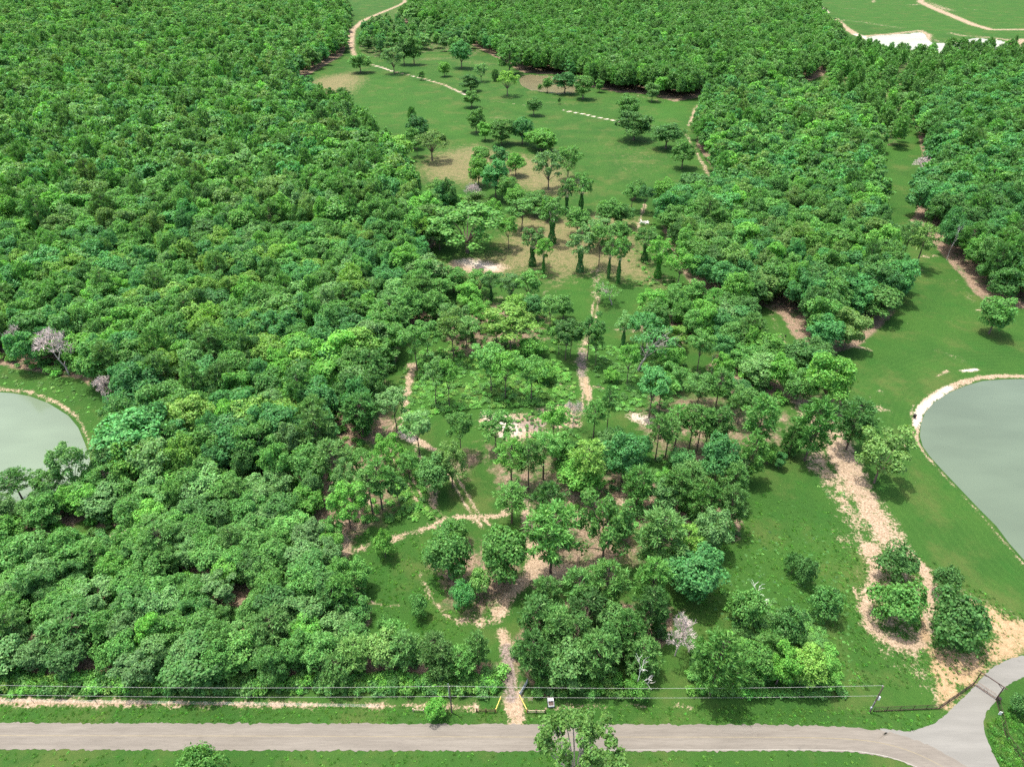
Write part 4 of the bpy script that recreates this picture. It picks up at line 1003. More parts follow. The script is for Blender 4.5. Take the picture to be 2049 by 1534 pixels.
 ('oak',1320,672,60,600,'m','broad, at the grove end of the clearing grass'),
 ('open',1300,640,54,580,'b','upper one at the grove end of the clearing grass'),
 ('slim',1395,742,48,660,'m','thin, between the right grove and the lane'),
 ('oak',1350,780,54,728,'m','behind the pale mound'),
 ('open',1395,810,52,748,'p','right of the pale mound'),
 ('slim',1475,850,52,775,'m','above the large one at the end of the tall pines'),
 ('open',1465,815,50,755,'t','upper one above the large one at the tall pines'),
 ('pine',1440,885,50,812,'p','right behind the tall pines'),
 ('oak',1130,640,40,590,'m','small, beside the twin ruts left of the track'),
 ('bush',1225,760,36,742,'b','low, in the grass right of the mud track'),
 ('bush',1090,760,48,735,'b','low, in the weeds below the lush shrub'),
 ('oak',1155,470,44,415,'m','upper one among the ivy-clad stems'),
 ('open',1180,500,46,440,'g','between the ivy-clad stems over the clearing'),
 ('oak',1070,430,46,380,'m','right of the low round one of the middle grove'),
 ('oak',1100,440,40,392,'b','right end of the middle grove'),
 ('oak',880,500,52,440,'d','dense, left of the huge spreading one'),
 ('oak',1340,470,50,410,'m','behind the pale logs'),
 ('oak',1270,400,34,358,'m','small, at the lower edge of the upper field'),
 ('slim',690,1010,46,930,'p','thin, by the fork of the bare ground at the left wood'),
 ('oak',660,1085,50,1030,'m','at the corner of the left wood by the cross path'),
 ('open',820,960,40,905,'m','in the weeds beside the sandy ruts'),
 ('oak',1120,925,54,862,'m','behind the three pines by the grass triangle'),
 ('slim',1105,885,46,812,'b','at the lower end of the grey mulch'),
 ('oak',1232,905,48,850,'d','small, under the twin-stemmed pine'),
]
HAND = []
for k, px, py, wpx, top, tone, lab in T:
    if not lab: continue
    b = at(px, py); W_ = (1.0 if k in ('bush', 'cone') else 1.12) * wpx * depth(b.y) / FPX; H_ = max(height_at(b.y, top), .45 * W_)
    if k in ('bush', 'cone') or (k in ('oak', 'pine', 'youngpine') and py > 880):   # seen steeply, the crown hides its stem: fit the whole crown
        lo_ = {'bush': 0, 'cone': 0, 'oak': .08, 'pine': .28, 'youngpine': .08}[k]; W_ = wpx * depth(b.y) / FPX; zc = 2.0
        th = [PITCH + math.atan((r_ - 767) / FPX) for r_ in (top, py)]; tc, dl = sum(th) / 2, (th[1] - th[0]) / 2
        for _ in range(5):
            sl = (CAM_H - zc) / math.sin(tc); c_ = math.sqrt(max((sl * math.tan(dl)) ** 2 - (W_ / 2 * math.sin(tc)) ** 2, (.32 * W_) ** 2)) / math.cos(tc)
            c_ = min(c_, .8 * W_); H_ = 2 * c_ / (1 - lo_); zc = H_ - c_
        b.y = (CAM_H - zc) / math.tan(tc); dep_ = b.y * math.cos(PITCH) + (CAM_H - zc) * math.sin(PITCH); b.x = (px - 1024.5) / FPX * dep_; W_ *= 1.04
    elif k == 'oak' and py > 500: b.x -= b.x * H_ * .35 / CAM_H
    if k in ('oak', 'open') : H_ *= .97
    rz = None
    nm = KIND_NAME.get(k, 'broadleaf_tree'); word = {'pine_tree': 'pine tree', 'shrub': 'shrub', 'dead_tree': 'dead tree'}.get(nm, 'tree')
    t0 = '' if tone == 'x' else TINT[tone][1] + ' '
    if k == 'lean': rz = R(-8) if wpx > 60 else R(150)
    if tone == 'x': lb = f'{word}, {lab}' if 'bare' in lab or 'snag' in lab else f'bare {word}, {lab}'
    else: lb = f'{t0}{word}, {lab}'
    HAND.append((b.x, b.y, W_))
    plant(k, b.x, b.y, H_, W_, tone if tone != 'x' else 'g', lb, rng=RNG, rz=rz)
# tall tree this side of the road, seen from above, its stem below the frame
b = at(1147, 1588); plant('airy', b.x, b.y, 18.5, 15.0, np.array((0.090, 0.215, 0.048)), 'tall open-crowned tree this side of the road, road showing through it', rng=RNG, idx=0)
HAND.append((b.x, b.y, 14))

# ------------------------------------------------------------------ the woods
cand = []
Hn = np.array(HAND)
for wi, w_ in enumerate(WOODS):
    rng = np.random.default_rng(1000 + wi); P_ = w_['P']; lo, hi = P_.min(0), P_.max(0); s = w_['s']
    nx, ny = int((hi[0] - lo[0]) / s) + 2, int((hi[1] - lo[1]) / (s * .87)) + 2
    gx, gy = np.meshgrid(np.arange(nx), np.arange(ny))
    q = np.stack([lo[0] + (gx + .5 * (gy % 2)) * s, lo[1] + gy * s * .87], -1).reshape(-1, 2) + rng.normal(0, s * .2, (nx * ny, 2))
    ok = sd_poly(q, P_) > .3
    if w_['E'] is not None: ok &= sd_poly(q, w_['E']) < -1
    q = q[ok]
    if not len(q): continue
    bad = mask(q, [b_ for b_ in BARE if b_[1] > .6]) > .55
    for p_ in (POND_R, POND_L, POND_U, POND_T, ROAD_P): bad |= sd_poly(q, p_) > -1.5
    d = np.min(np.hypot(q[:, None, 0] - Hn[None, :, 0], q[:, None, 1] - Hn[None, :, 1]) - Hn[None, :, 2] * .38, 1)
    q = q[~bad & (d > s * .3)]
    kinds = list(w_['mix']); pr = np.array([w_['mix'][k] for k in kinds], float); pr /= pr.sum()
    # neighbouring trees share tones and species in loose patches
    for x, y in q:
        k = kinds[int(rng.choice(len(kinds), p=pr))]; tone = w_['tones'][int(rng.integers(len(w_['tones'])))]
        if k == 'pine' and tone in 'tgb': tone = 'p'
        H_ = rng.uniform(*w_['h']); W_ = 1.12 * rng.uniform(*w_['w']) * float(np.exp(rng.normal(0, .16))) * (.82 if k == 'pine' else 1)
        if k == 'pine': H_ *= 1.12
        if k == 'bush': H_, W_ = H_ * .55, W_ * .8
        cand.append((x, y, H_, W_, k, tone, wi))
view = []
for c_ in cand:
    px, py = pix(c_[0], c_[1], c_[2] * .7); view.append(FPX * c_[3] / depth(c_[1]) if (-40 < px < 2090 and -20 < py < 1560) else 0)
order = np.argsort(-np.array(view))
cap = {'broadleaf_tree': 296, 'pine_tree': 296, 'shrub': 200}
far = []
for i in order:
    x, y, H_, W_, k, tone, wi = cand[i]; nm = KIND_NAME.get(k, 'broadleaf_tree')
    if view[i] > 0 and N_OF.get(nm, 0) < cap[nm]:
        word = {'pine_tree': 'pine tree', 'shrub': 'shrub'}.get(nm, 'tree'); sz = 'broad ' if W_ > np.mean(WOODS[wi]['w']) * 1.3 else 'slim ' if W_ < np.mean(WOODS[wi]['w']) * .95 else ''; pl_ = place_of(wi, x, y); lb = ' '.join(f"{sz}{TINT[tone][1]} {word} {pl_}".split()[:40]); lb = lb if len(lb.split()) <= 15 else lb.replace('slim ', '').replace('broad ', '')
        plant(k, x, y, H_, W_, tone, lb, group=f"{sz}{TINT[tone][1]} {word}s {pl_}", rng=RNG)
    else: far.append(cand[i])

# ------------------------------------------------------------------ masses that nobody could count: the rest of the woods, weeds, tufts
def scatter(name, label_cat, protos, rows):
    """rows: x, y, z, proto index, sx, sz, rot, r, g, b -> one object that spreads copies of the prototypes"""
    a = np.array(rows, dtype=np.float32)
    me = bpy.data.meshes.new(name); me.vertices.add(len(a)); me.vertices.foreach_set('co', a[:, :3].ravel())
    at_i = me.attributes.new('pidx', 'INT', 'POINT'); at_i.data.foreach_set('value', a[:, 3].astype(np.int32))
    at_s = me.attributes.new('pscale', 'FLOAT_VECTOR', 'POINT'); at_s.data.foreach_set('vector', a[:, [4, 4, 5]].ravel())
    at_r = me.attributes.new('prot', 'FLOAT_VECTOR', 'POINT'); rot = np.zeros((len(a), 3), np.float32); rot[:, 2] = a[:, 6]; at_r.data.foreach_set('vector', rot.ravel())
    at_t = me.attributes.new('tint', 'FLOAT_VECTOR', 'POINT'); at_t.data.foreach_set('vector', a[:, 7:10].ravel())
    o = link(name, me); tag(o, kind='stuff')
    coll = bpy.data.collections.new(name + '_prototypes')
    for i, m in enumerate(protos):
        p = bpy.data.objects.new(f'{name}_{chr(97 + i)}', m); coll.objects.link(p)
    ng = bpy.data.node_groups.new(name + '_scatter', 'GeometryNodeTree')
    ng.interface.new_socket('Geometry', in_out='INPUT', socket_type='NodeSocketGeometry'); ng.interface.new_socket('Geometry', in_out='OUTPUT', socket_type='NodeSocketGeometry')
    N = ng.nodes; gi, go = N.new('NodeGroupInput'), N.new('NodeGroupOutput')
    ci = N.new('GeometryNodeCollectionInfo'); ci.inputs['Collection'].default_value = coll; ci.inputs['Separate Children'].default_value = True; ci.inputs['Reset Children'].default_value = True
    ip = N.new('GeometryNodeInstanceOnPoints'); ip.inputs['Pick Instance'].default_value = True
    def na(nm, ty):
        x = N.new('GeometryNodeInputNamedAttribute'); x.data_type = ty; x.inputs['Name'].default_value = nm
        return [s_ for s_ in x.outputs if s_.enabled][0]
    L = ng.links; L.new(gi.outputs[0], ip.inputs['Points']); L.new(ci.outputs[0], ip.inputs['Instance'])
    L.new(na('pidx', 'INT'), ip.inputs['Instance Index']); L.new(na('pscale', 'FLOAT_VECTOR'), ip.inputs['Scale'])
    e2r = N.new('FunctionNodeEulerToRotation'); L.new(na('prot', 'FLOAT_VECTOR'), e2r.inputs[0]); L.new(e2r.outputs[0], ip.inputs['Rotation'])
    L.new(ip.outputs[0], go.inputs[0])
    md = o.modifiers.new('scatter', 'NODES'); md.node_group = ng
    return o

rng = np.random.default_rng(77)
def joined(kind, i, bark=True):
    """trunk and crown of a prototype as one mesh, for the far mass only"""
    H0, W0, parts = PROTO[kind][i]
    return parts[-1][1], H0, W0
rows_b, rows_p = [], []
ob, pb = PROTO['oakfar'], PROTO['pinefar']
near_o, near_p = PROTO['oak'], PROTO['pine']
for x, y, H_, W_, k, tone, wi in far:
    t = tint_of(tone, rng)
    if KIND_NAME.get(k) == 'pine_tree':
        lo_ = y > 330; i = int(rng.integers(4)); pr = (pb if lo_ else near_p)[i]
        rows_p.append((x, y, 0, i + (4 if lo_ else 0), W_ / pr[1], H_ / pr[0], rng.random() * 6.283, *t))
    else:
        lo_ = y > 330; i = int(rng.integers(5 if lo_ else 6)); pr = (ob if lo_ else near_o)[i]
        rows_b.append((x, y, 0, i + (6 if lo_ else 0), W_ / pr[1], H_ / pr[0], rng.random() * 6.283, *t))
scatter('broadleaf_woodland', '', [p[2][1][1] for p in near_o] + [p[2][1][1] for p in ob], rows_b)
scatter('pine_woodland', '', [p[2][1][1] for p in near_p] + [p[2][1][1] for p in pb], rows_p)

# undergrowth: weeds under and between the trees
def spread(poly_pts, n, rng):
    p = W2(poly_pts); lo, hi = p.min(0), p.max(0); q = lo + rng.random((n * 3, 2)) * (hi - lo); return q[sd_poly(q, p) > 0][:n]
rows_w = []
def weeds(q, size, tones, rng, hk=1.0, avoid=.5):
    b = mask(q, BARE); q = q[b < avoid]
    bad = np.zeros(len(q), bool)
    for p_ in (POND_R, POND_L, POND_U, POND_T, ROAD_P, DRIVE_P): bad |= sd_poly(q, p_) > -.5
    for x, y in q[~bad]:
        s_ = rng.uniform(*size) / 2.2; rows_w.append((x, y, -.05, int(rng.integers(4)), s_, s_ * rng.uniform(.7, 1.3) * hk, rng.random() * 6.283, *tint_of(tones[int(rng.integers(len(tones)))], rng, .2)))
for w_ in WOODS:
    a_ = abs(np.sum(w_['P'][:, 0] * np.roll(w_['P'][:, 1], -1) - w_['P'][:, 1] * np.roll(w_['P'][:, 0], -1))) / 2
    if w_['P'][:, 1].mean() < 330: weeds(spread(w_['poly'], int(min(3200, a_ / 9)), rng), (1.4, 3.6), 'mmdbb', rng, 1.1)
weeds(spread(LUSH[0][0][1] if False else [(800,750),(860,690),(1000,720),(1120,720),(1150,760),(1150,800),(1080,812),(960,815),(880,830),(820,860)], 900, rng), (.9, 2.4), 'bbmby', rng, .6)
weeds(spread([(1180,690),(1340,700),(1400,760),(1320,830),(1200,820)], 420, rng), (.8, 2.2), 'bmm', rng, .5)
weeds(spread([(870,600),(1090,610),(1150,700),(1000,720),(860,690)], 320, rng), (1, 2.8), 'bymo', rng, .9)
weeds(spread([(-60,1355),(1000,1355),(1000,1388),(-60,1388)], 520, rng), (1.2, 3.0), 'mbbdy', rng, 1.2)
weeds(spread([(1070,1340),(1240,1345),(1240,1392),(1070,1392)], 150, rng), (1.0, 2.6), 'mbyd', rng, 1.1)
weeds(spread([(1380,1290),(1660,1290),(1690,1392),(1380,1392)], 260, rng), (1.0, 2.6), 'bbm', rng, .9)
weeds(spread([(1440,1170),(1640,1230),(1660,1300),(1460,1280)], 200, rng), (.8, 2.0), 'bmm', rng, .6)
weeds(spread([(640,880),(800,880),(900,1040),(680,1050)], 330, rng), (.8, 2.4), 'bbym', rng, .8)
weeds(spread([(1100,880),(1450,930),(1480,1080),(1150,1060)], 260, rng), (.8, 2.2), 'bmd', rng, .7)
weeds(spread([(960,815),(1160,805),(1160,880),(960,885)], 240, rng), (.5, 1.3), 'bmd', rng, .7, .99)
weeds(spread([(1240,420),(1350,430),(1380,600),(1240,560)], 120, rng), (1, 2.4), 'bmo', rng, .8)
weeds(spread([(1590,850),(1720,1000),(1760,1080),(1640,980)], 110, rng), (.5, 1.2), 'mdo', rng, .5, .95)
weeds(spread([(1500,960),(1600,940),(1690,1090),(1720,1380),(1480,1390),(1420,1220),(1500,1080)], 420, rng), (.35, .9), 'dmd', rng, .3)
weeds(spread([(0,735),(160,760),(225,830),(245,930),(205,935),(180,850),(100,790),(0,770)], 200, rng), (.5, 1.4), 'bom', rng, .5)
scatter('undergrowth', '', [p[2][0][1] for p in PROTO['weed']], rows_w)

rows_t = []
def tufts(pts, n, size, tones):
    q = spread(pts, n, rng); b = mask(q, BARE); q = q[b < .75]
    bad = (sd_poly(q, ROAD_P) > -.15) | (sd_poly(q, DRIVE_P) > -.1) | (sd_poly(q, POND_R) > -1)
    for x, y in q[~bad]:
        s_ = rng.uniform(*size) / .8; rows_t.append((x, y, -.02, int(rng.integers(3)), s_, s_ * rng.uniform(.6, 1.2), rng.random() * 6.283, *tint_of(tones[int(rng.integers(len(tones)))], rng, .25)))
tufts([(-60,1408),(1760,1412),(1890,1430),(1840,1470),(1780,1460),(1600,1448),(-60,1444)], 1300, (.3, .7), 'bby')
tufts([(-60,1504),(1700,1508),(1860,1560),(1860,1620),(-60,1620)], 1300, (.3, .7), 'bby')
tufts([(1400,1080),(1620,920),(1700,1100),(1740,1300),(1700,1400),(1400,1400)], 2000, (.3, .8), 'bbmy')
tufts([(700,1060),(900,1060),(1000,1240),(860,1300),(760,1280)], 900, (.3, .8), 'bbmy')
tufts([(1975,1450),(2060,1390),(2120,1640),(2010,1600)], 900, (.4, 1.0), 'bbmy')
tufts([(1650,1000),(2049,1230),(1950,1370),(1720,1380)], 1600, (.35, .8), 'omb')
scatter('grass_tufts', '', [p[2][0][1] for p in PROTO['tuft']], rows_t)

# ------------------------------------------------------------------ roadside: poles, wires, fences, gates
def frame_of(p, q):
    d = (q - p); d.z = 0; L_ = d.length; d.normalize(); return d, L_, math.atan2(d.y, d.x)

# utility poles
pa, pb_ = at(904, 1425), at(1740, 1424)
HP = 8.3
def pole(p, label, extra):
    t = thing('utility_pole', label, 'utility pole', p)
    mb = MB(); mb.tube((0, 0, -.3), (0, 0, HP), .16, .11, 10); link('pole', mb.mesh('utility_pole_shaft', POLEW), t)
    mb = MB(); mb.tube((0, 0, HP - .45), (0, .22, HP - .38), .03, .03, 6); mb.tube((0, .22, HP - .5), (0, .22, HP - .2), .07, .07, 8); link('insulator', mb.mesh('insulator', GALV), t)
    mb = MB(); mb.tube((0, .14, 4.9), (0, .22, 4.9), .05, .05, 6); link('clamp', mb.mesh('clamp', GALV), t)
    extra(t); return t
def ex_a(t):
    mb = MB(); mb.tube((-.22, 0, 4.9), (-.2, 0, HP + .9), .06, .05, 8); link('mast', mb.mesh('mast', GALV), t)
def ex_b(t):
    mb = MB(); mb.tube((.3, -.05, 4.2), (.3, -.05, 5.0), .2, .2, 10); mb.tube((.3, -.05, 5.0), (.3, -.05, 5.1), .2, .08, 10); mb.box((.15, -.02, 4.6), (.15, .08, .5)); link('transformer', mb.mesh('transformer', WHITEP), t)
    mb = MB(); mb.box((-.2, -.1, 1.6), (.3, .16, .5)); mb.tube((-.17, -.1, 1.85), (-.17, -.1, 3.6), .04, .04, 6); link('meter_box', mb.mesh('meter_box', GALV), t)
pole(pa, 'weathered utility pole with a pale mast, left of the entrance track', ex_a)
pole(pb_, 'dark utility pole with a white transformer, at the end of the black fence', ex_b)

def wire(a, b, sag, r, label):
    mb = MB(); n = 26; pts = []
    for i in range(n + 1):
        u = i / n; p = Vector(a).lerp(Vector(b), u); p.z -= sag * 4 * u * (1 - u); pts.append(p)
    mb.path(pts, r, r, 4); o = link('power_line', mb.mesh('power_line', WIREM)); tag(o, label, 'power line')
pl = pa + Vector((-96, .6, 0))
top = Vector((0, .22, HP - .18)); low = Vector((0, .24, 4.9))
wire(pl + top, pa + top, 1.0, .017, 'upper thin wire from the left edge to the left pole')
wire(pl + low, pa + low, .7, .016, 'lower thin wire from the left edge to the left pole')
wire(pa + top, pb_ + top, .8, .017, 'upper thin wire between the two utility poles')
wire(pa + low, pb_ + low, .6, .016, 'lower thin wire between the two utility poles')
# the next pole to the left stands outside the frame and carries the wires
pole(pl, 'weathered utility pole beyond the left edge', lambda t: None)

# barbed wire fence along the property line
fp = [at(x, y) for x, y in ((-40,1404),(68,1405.5),(195,1407.5),(318,1409),(447,1411),(570,1413),(700,1415),(760,1416))]
t = thing('wire_fence', 'thin wire fence with small dark posts along the sandy strip left of the entrance', 'fence', fp[0])
mbp = MB(); mbp.tube((0, 0, -.2), (0, 0, 1.25), .04, .035, 5); mp = mbp.mesh('fence_post', RUST)
for p in fp:
    o = link('post', mp, t); o.location = p - fp[0]; o.rotation_euler = (random.uniform(-.06, .06), random.uniform(-.08, .08), 0)
for h in (.45, .8, 1.15):
    mb = MB(); mb.path([p - fp[0] + Vector((0, 0, h)) for p in fp], .009, .009, 3); link('wire', mb.mesh('fence_wire', GALV), t)

# short post-and-rail pieces either side of the entrance
def rail_fence(pts, label, mat_p, mat_r, h=1.0, low=True):
    t = thing('rail_fence', label, 'fence', pts[0]); mbp = MB(); mbp.tube((0, 0, -.2), (0, 0, h + .1), .13, .12, 8); mp = mbp.mesh('rail_fence_post', mat_p)
    for p in pts: o = link('post', mp, t); o.location = p - pts[0]
    for a, b in zip(pts[:-1], pts[1:]):
        mb = MB(); mb.tube(a - pts[0] + Vector((0, -.1, h - .1)), b - pts[0] + Vector((0, -.1, h - .1)), .06, .06, 6); link('rail', mb.mesh('rail', mat_r), t)
        if low:
            mb = MB(); mb.tube(a - pts[0] + Vector((0, -.1, .4)), b - pts[0] + Vector((0, -.1, .4)), .06, .06, 6); link('rail', mb.mesh('rail', mat_r), t)
    return t
rail_fence([at(954,1423.5), at(972.5,1424), at(991,1424)], 'short dark post and rail fence left of the entrance track', CREO, CREO)
rail_fence([at(1055,1425), at(1072.5,1425), at(1090.5,1425)], 'short post fence with pale rails right of the entrance track', CREO, PALEW)
rail_fence([at(827,1422), at(848,1423)], 'pale single rail and post beside the small verge shrub', PALEW, PALEW, .8, False)

# yellow swing poles and the open grey gate panel
def bar(a, b, za, zb, label):
    t = thing('swing_pole', label, 'pole gate', a); d = b - a
    mb = MB(); mb.tube((0, 0, -.2), (0, 0, za + .2), .08, .08, 8); link('hinge_post', mb.mesh('hinge_post', YELLOW), t)
    mb = MB(); mb.tube((0, 0, za), (d.x, d.y, zb), .075, .06, 8); link('pole', mb.mesh('swing_pole_tube', YELLOW), t)
    mb = MB(); mb.tube((d.x, d.y, -.2), (d.x, d.y, zb + .1), .06, .06, 8); link('rest_post', mb.mesh('rest_post', YELLOW), t)
bar(at(992.5,1424), at(1002,1399), 1.0, .9, 'yellow pole barrier left of the entrance track')
bar(at(1053.6,1424), at(1039.5,1395), 1.0, .9, 'yellow pole barrier right of the entrance track')
ga, gb = at(1040,1393), at(1055.5,1366); d, L_, rz = frame_of(ga, gb)
t = thing('panel_gate', 'pale grey metal gate standing open into the entrance track', 'gate', ga, rz)
mb = MB()
for h in (.15, 1.35): mb.tube((0, 0, h), (L_, 0, h), .035, .035, 6)
for x in (0, L_ / 2, L_): mb.tube((x, 0, .12), (x, 0, 1.38), .035, .035, 6)
link('frame', mb.mesh('gate_frame', GALV), t)
for i in range(9):
    mb = MB(); mb.box((L_ / 2, 0, .22 + i * .13), (L_ - .06, .025, .09), 0, Matrix.Rotation(.5, 3, 'X')); link('slat', mb.mesh('gate_slat', GALV), t)
mb = MB(); mb.tube((-.1, 0, -.2), (-.1, 0, 1.6), .08, .08, 8); link('post', mb.mesh('gate_post', GALV), t)
# small timber frame and the cart
p = at(1061, 1404); t = thing('timber_frame', 'small open pale timber frame on posts right of the entrance', 'frame', p)
for x in (-.35, .35): mb = MB(); mb.box((x, 0, .65), (.07, .07, 1.3)); link('leg', mb.mesh('frame_leg', PALEW), t)
for z_ in (.75, 1.34): mb = MB(); mb.box((0, 0, z_), (.9, .06, .08)); link('crossbar', mb.mesh('frame_bar', PALEW), t)
p = at(1103, 1416); t = thing('garden_cart', 'small cart with pale metal sides and a dark bed beside the fence', 'cart', p, R(4))
mb = MB(); mb.box((0, .75, .45), (1.0, 1.5, .06)); link('bed', mb.mesh('cart_bed', DARKBED), t)
for x in (-.52, .52): mb = MB(); mb.box((x, .75, .62), (.05, 1.5, .34)); link('side_panel', mb.mesh('cart_side', GALV), t)
for y_ in (-.02, 1.52): mb = MB(); mb.box((0, y_, .62), (1.09, .05, .34)); link('end_panel', mb.mesh('cart_end', WHITEP), t)
mb = MB(); mb.box((0, 1.15, .86), (.95, .5, .06)); link('shelf', mb.mesh('cart_shelf', WHITEP), t)
mb = MB(); mb.box((0, 1.75, .5), (.95, .35, .5)); link('toolbox', mb.mesh('cart_toolbox', DARKBED), t)
mbw = MB(); mbw.tube((-.06, 0, 0), (.06, 0, 0), .22, .22, 12); mw_ = mbw.mesh('cart_wheel', RUBBER)
for x in (-.62, .62):
    for y_ in (.3, 1.2): o = link('wheel', mw_, t); o.location = (x, y_, .22)

# ranch gate over the gravel drive
g0, g1 = at(1947.6, 1369), at(1992, 1399); d, L_, rz = frame_of(g0, g1)
t = thing('ranch_gateway', 'rusty pipe gateway arch over the gravel drive', 'gateway', g0, rz); HA = 4.0
mbp = MB(); mbp.tube((0, 0, -.3), (0, 0, HA), .085, .085, 8); mp = mbp.mesh('gateway_post', RUST)
for x in (0, L_): o = link('post', mp, t); o.location = (x, 0, 0)
mb = MB(); mb.tube((-.55, 0, HA), (L_ + .55, 0, HA), .095, .095, 8); link('crossbeam', mb.mesh('crossbeam', RUST), t)
for x, s in ((0, 1), (L_, -1)):
    mb = MB(); mb.tube((x, 0, HA - .7), (x + s * 1.0, 0, HA - .08), .05, .05, 6); link('brace', mb.mesh('brace', RUST), t)
tg = thing('pipe_gate', 'closed low rusty pipe gate with a ring, across the gravel drive', 'gate', g0, rz)
for z_, r_ in ((.25, .045), (.5, .03), (1.3, .03)):
    mb = MB(); mb.tube((.2, -.02, z_), (L_ - .2, -.02, z_), r_, r_, 6); link('rail', mb.mesh('gate_rail', RUSTL), tg)
mbb = MB(); mbb.tube((0, 0, .25), (0, 0, 1.3), .012, .012, 5); mbm = mbb.mesh('gate_bar', RUSTL)
for i in range(17): o = link('bar', mbm, tg); o.location = (.2 + (L_ - .4) * i / 16, -.02, 0)
mb = MB(); rc = Vector((L_ / 2, -.05, .85)); mb.path([rc + Vector((.32 * math.cos(a), 0, .32 * math.sin(a))) for a in np.linspace(0, 2 * math.pi, 17)], .022, .022, 5); link('ring', mb.mesh('gate_ring', RUSTL), tg)
p = at(1995.5, 1404); t = thing('gate_opener', 'dark gate opener box beside the right gateway post', 'gate opener', p)
mb = MB(); mb.tube((0, 0, -.1), (0, 0, .7), .05, .05, 6); link('post', mb.mesh('opener_post', BLACKM), t)
mb = MB(); mb.box((0, 0, .95), (.5, .4, .6)); mb.box((0, 0, 1.27), (.58, .48, .05)); link('housing', mb.mesh('opener_housing', BLACKM), t)

def net_fence(pts, label, h=1.35, every=2.6):
    t = thing('netting_fence', label, 'fence', pts[0]); o0 = pts[0]
    mbp = MB(); mbp.tube((0, 0, -.2), (0, 0, h + .05), .055, .055, 6); mp = mbp.mesh('netting_fence_post', RUST); net = MB()
    for a, b in zip(pts[:-1], pts[1:]):
        n = max(1, round((b - a).length / every))
        for i in range(n): o = link('post', mp, t); o.location = a.lerp(b, i / n) - o0
        for z_, r_ in ((h, .03), (.12, .06)):
            mb = MB(); mb.tube(a - o0 + Vector((0, 0, z_)), b - o0 + Vector((0, 0, z_)), r_, r_, 6); link('rail', mb.mesh('netting_rail', RUST), t)
        m_ = max(2, int((b - a).length / .16))
        for i in range(m_):
            q = a.lerp(b, i / m_) - o0; net.tube(q + Vector((0, 0, .12)), q + Vector((0, 0, h)), .009, .009, 3, False)
        for z_ in np.arange(.25, h, .16): net.tube(a - o0 + Vector((0, 0, z_)), b - o0 + Vector((0, 0, z_)), .009, .009, 3, False)
    o = link('post', mp, t); o.location = pts[-1] - o0
    link('netting', net.mesh('netting', BLACKM), t)
net_fence([at(1747,1422.5), at(1879,1417), at(1947,1370)], 'black netting fence from the right pole to the gateway')
net_fence([at(1993,1400), at(2000,1426), at(2013,1477), at(2050,1526), at(2090,1570)], 'black netting fence running down the right edge from the gateway')
mb = MB(); pp = at(1998.5, 1431); mb.box((0, 0, .8), (.06, .5, .9), R(75)); o = link('notice_board', mb.mesh('notice_board', WHITEP)); o.location = pp; tag(o, 'small white blank board on the right netting fence', 'sign')

# black feeder on the right pond bank, fallen log, log pile, far sheds
p = at(1829, 836); t = thing('pond_feeder', 'small black box on the bank of the right pond', 'feeder', p, R(30))
mb = MB(); mb.box((0, 0, .75), (.75, .65, .8)); mb.box((0, 0, 1.18), (.85, .75, .06)); link('hopper', mb.mesh('feeder_hopper', BLACKM), t)
mbl = MB(); mbl.tube((0, 0, -.2), (0, 0, .4), .04, .04, 5); ml = mbl.mesh('feeder_leg', BLACKM)
for x in (-.3, .3):
    for y_ in (-.25, .25): o = link('leg', ml, t); o.location = (x, y_, 0)
p = at(1765, 507); mb = MB(); mb.path([(0, 0, .25), (2.4, -.3, .35), (4.2, .7, .3), (5.2, 1.6, .9)], .22, .08, 7); mb.path([(2.4, -.3, .35), (1.8, -1.6, .8)], .12, .04, 6); mb.path([(0, 0, .25), (-.6, .8, 1.5)], .16, .1, 6)
o = link('fallen_log', mb.mesh('fallen_log', WHITEWOOD)); o.location = p; tag(o, 'bleached fallen log at the head of the right field', 'log')
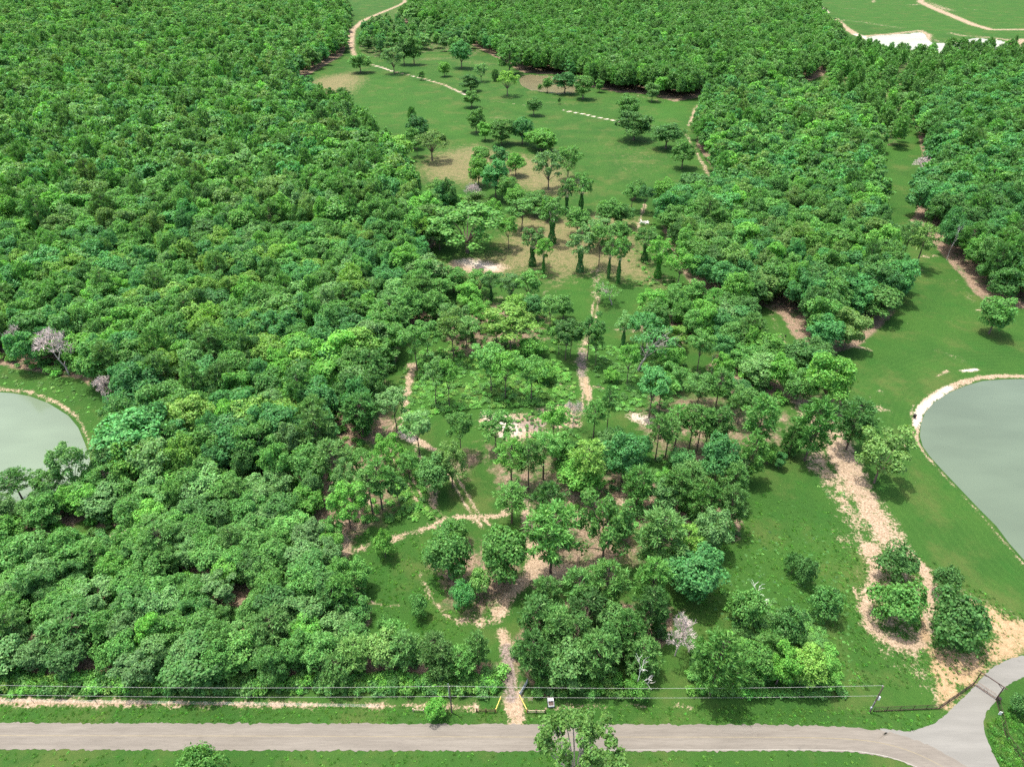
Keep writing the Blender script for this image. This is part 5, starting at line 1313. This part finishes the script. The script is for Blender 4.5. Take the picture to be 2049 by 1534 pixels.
p = at(1289, 447); t = thing('log_pile', 'heap of pale cut logs on the tan path in the woods', 'log pile', p)
rg = random.Random(4)
mbl = MB(); mbl.tube((-1.1, 0, 0), (1.1, 0, 0), .22, .19, 8); ml = mbl.mesh('cut_log', WHITEWOOD)
for i in range(14): o = link('log', ml, t); o.location = (rg.uniform(-1.6, 1.6), rg.uniform(-1.1, 1.1), .2 + .45 * (i // 6)); o.rotation_euler = (0, rg.uniform(-.2, .2), rg.uniform(0, 3.14))
p = at(1571.5, 673); mb = MB(); mb.tube((0, 0, -.1), (0, 0, .5), .24, .24, 12); mb.tube((0, 0, .5), (0, 0, .56), .26, .26, 12); mb.tube((0, 0, .2), (0, 0, .24), .255, .255, 12)
o = link('drum', mb.mesh('drum', BLACKM)); o.location = p; tag(o, 'small black drum on the grassy lane in the right wood', 'drum')

def shed(p, w, d_, h, label, rz=0.0):
    t = thing('shed', label, 'shed', p, rz)
    mb = MB(); mb.box((0, 0, h / 2), (w, d_, h)); link('wall', mb.mesh('shed_wall', WHITEP), t)
    mb = MB(); r_ = h * .35; o_ = .3
    mb.v = [(-w/2-o_, -d_/2-o_, h+.003), (w/2+o_, -d_/2-o_, h+.003), (w/2+o_, d_/2+o_, h+.003), (-w/2-o_, d_/2+o_, h+.003), (-w/2-o_, 0, h + r_), (w/2+o_, 0, h + r_)]
    mb.f = [(0, 1, 5, 4), (3, 4, 5, 2), (0, 4, 3), (1, 2, 5), (0, 3, 2, 1)]; link('roof', mb.mesh('shed_roof', ROOFM), t)
    mb = MB(); mb.box((w * .2, -d_/2 - .03, 1.1), (1.2, .06, 2.1)); link('door', mb.mesh('shed_door', GLASSD), t)
    mb = MB(); mb.box((-w * .25, -d_/2 - .03, 1.7), (1.2, .06, .9)); link('window', mb.mesh('shed_window', GLASSD), t)
b = at(258, 38); shed(b, 7, 5, 4.0, 'tiny white shed in a gap of the far left wood', R(12))
b = at(262, 5); shed(b, 14, 9, 5.0, 'white roofed house at the top edge behind the far left wood', R(25))
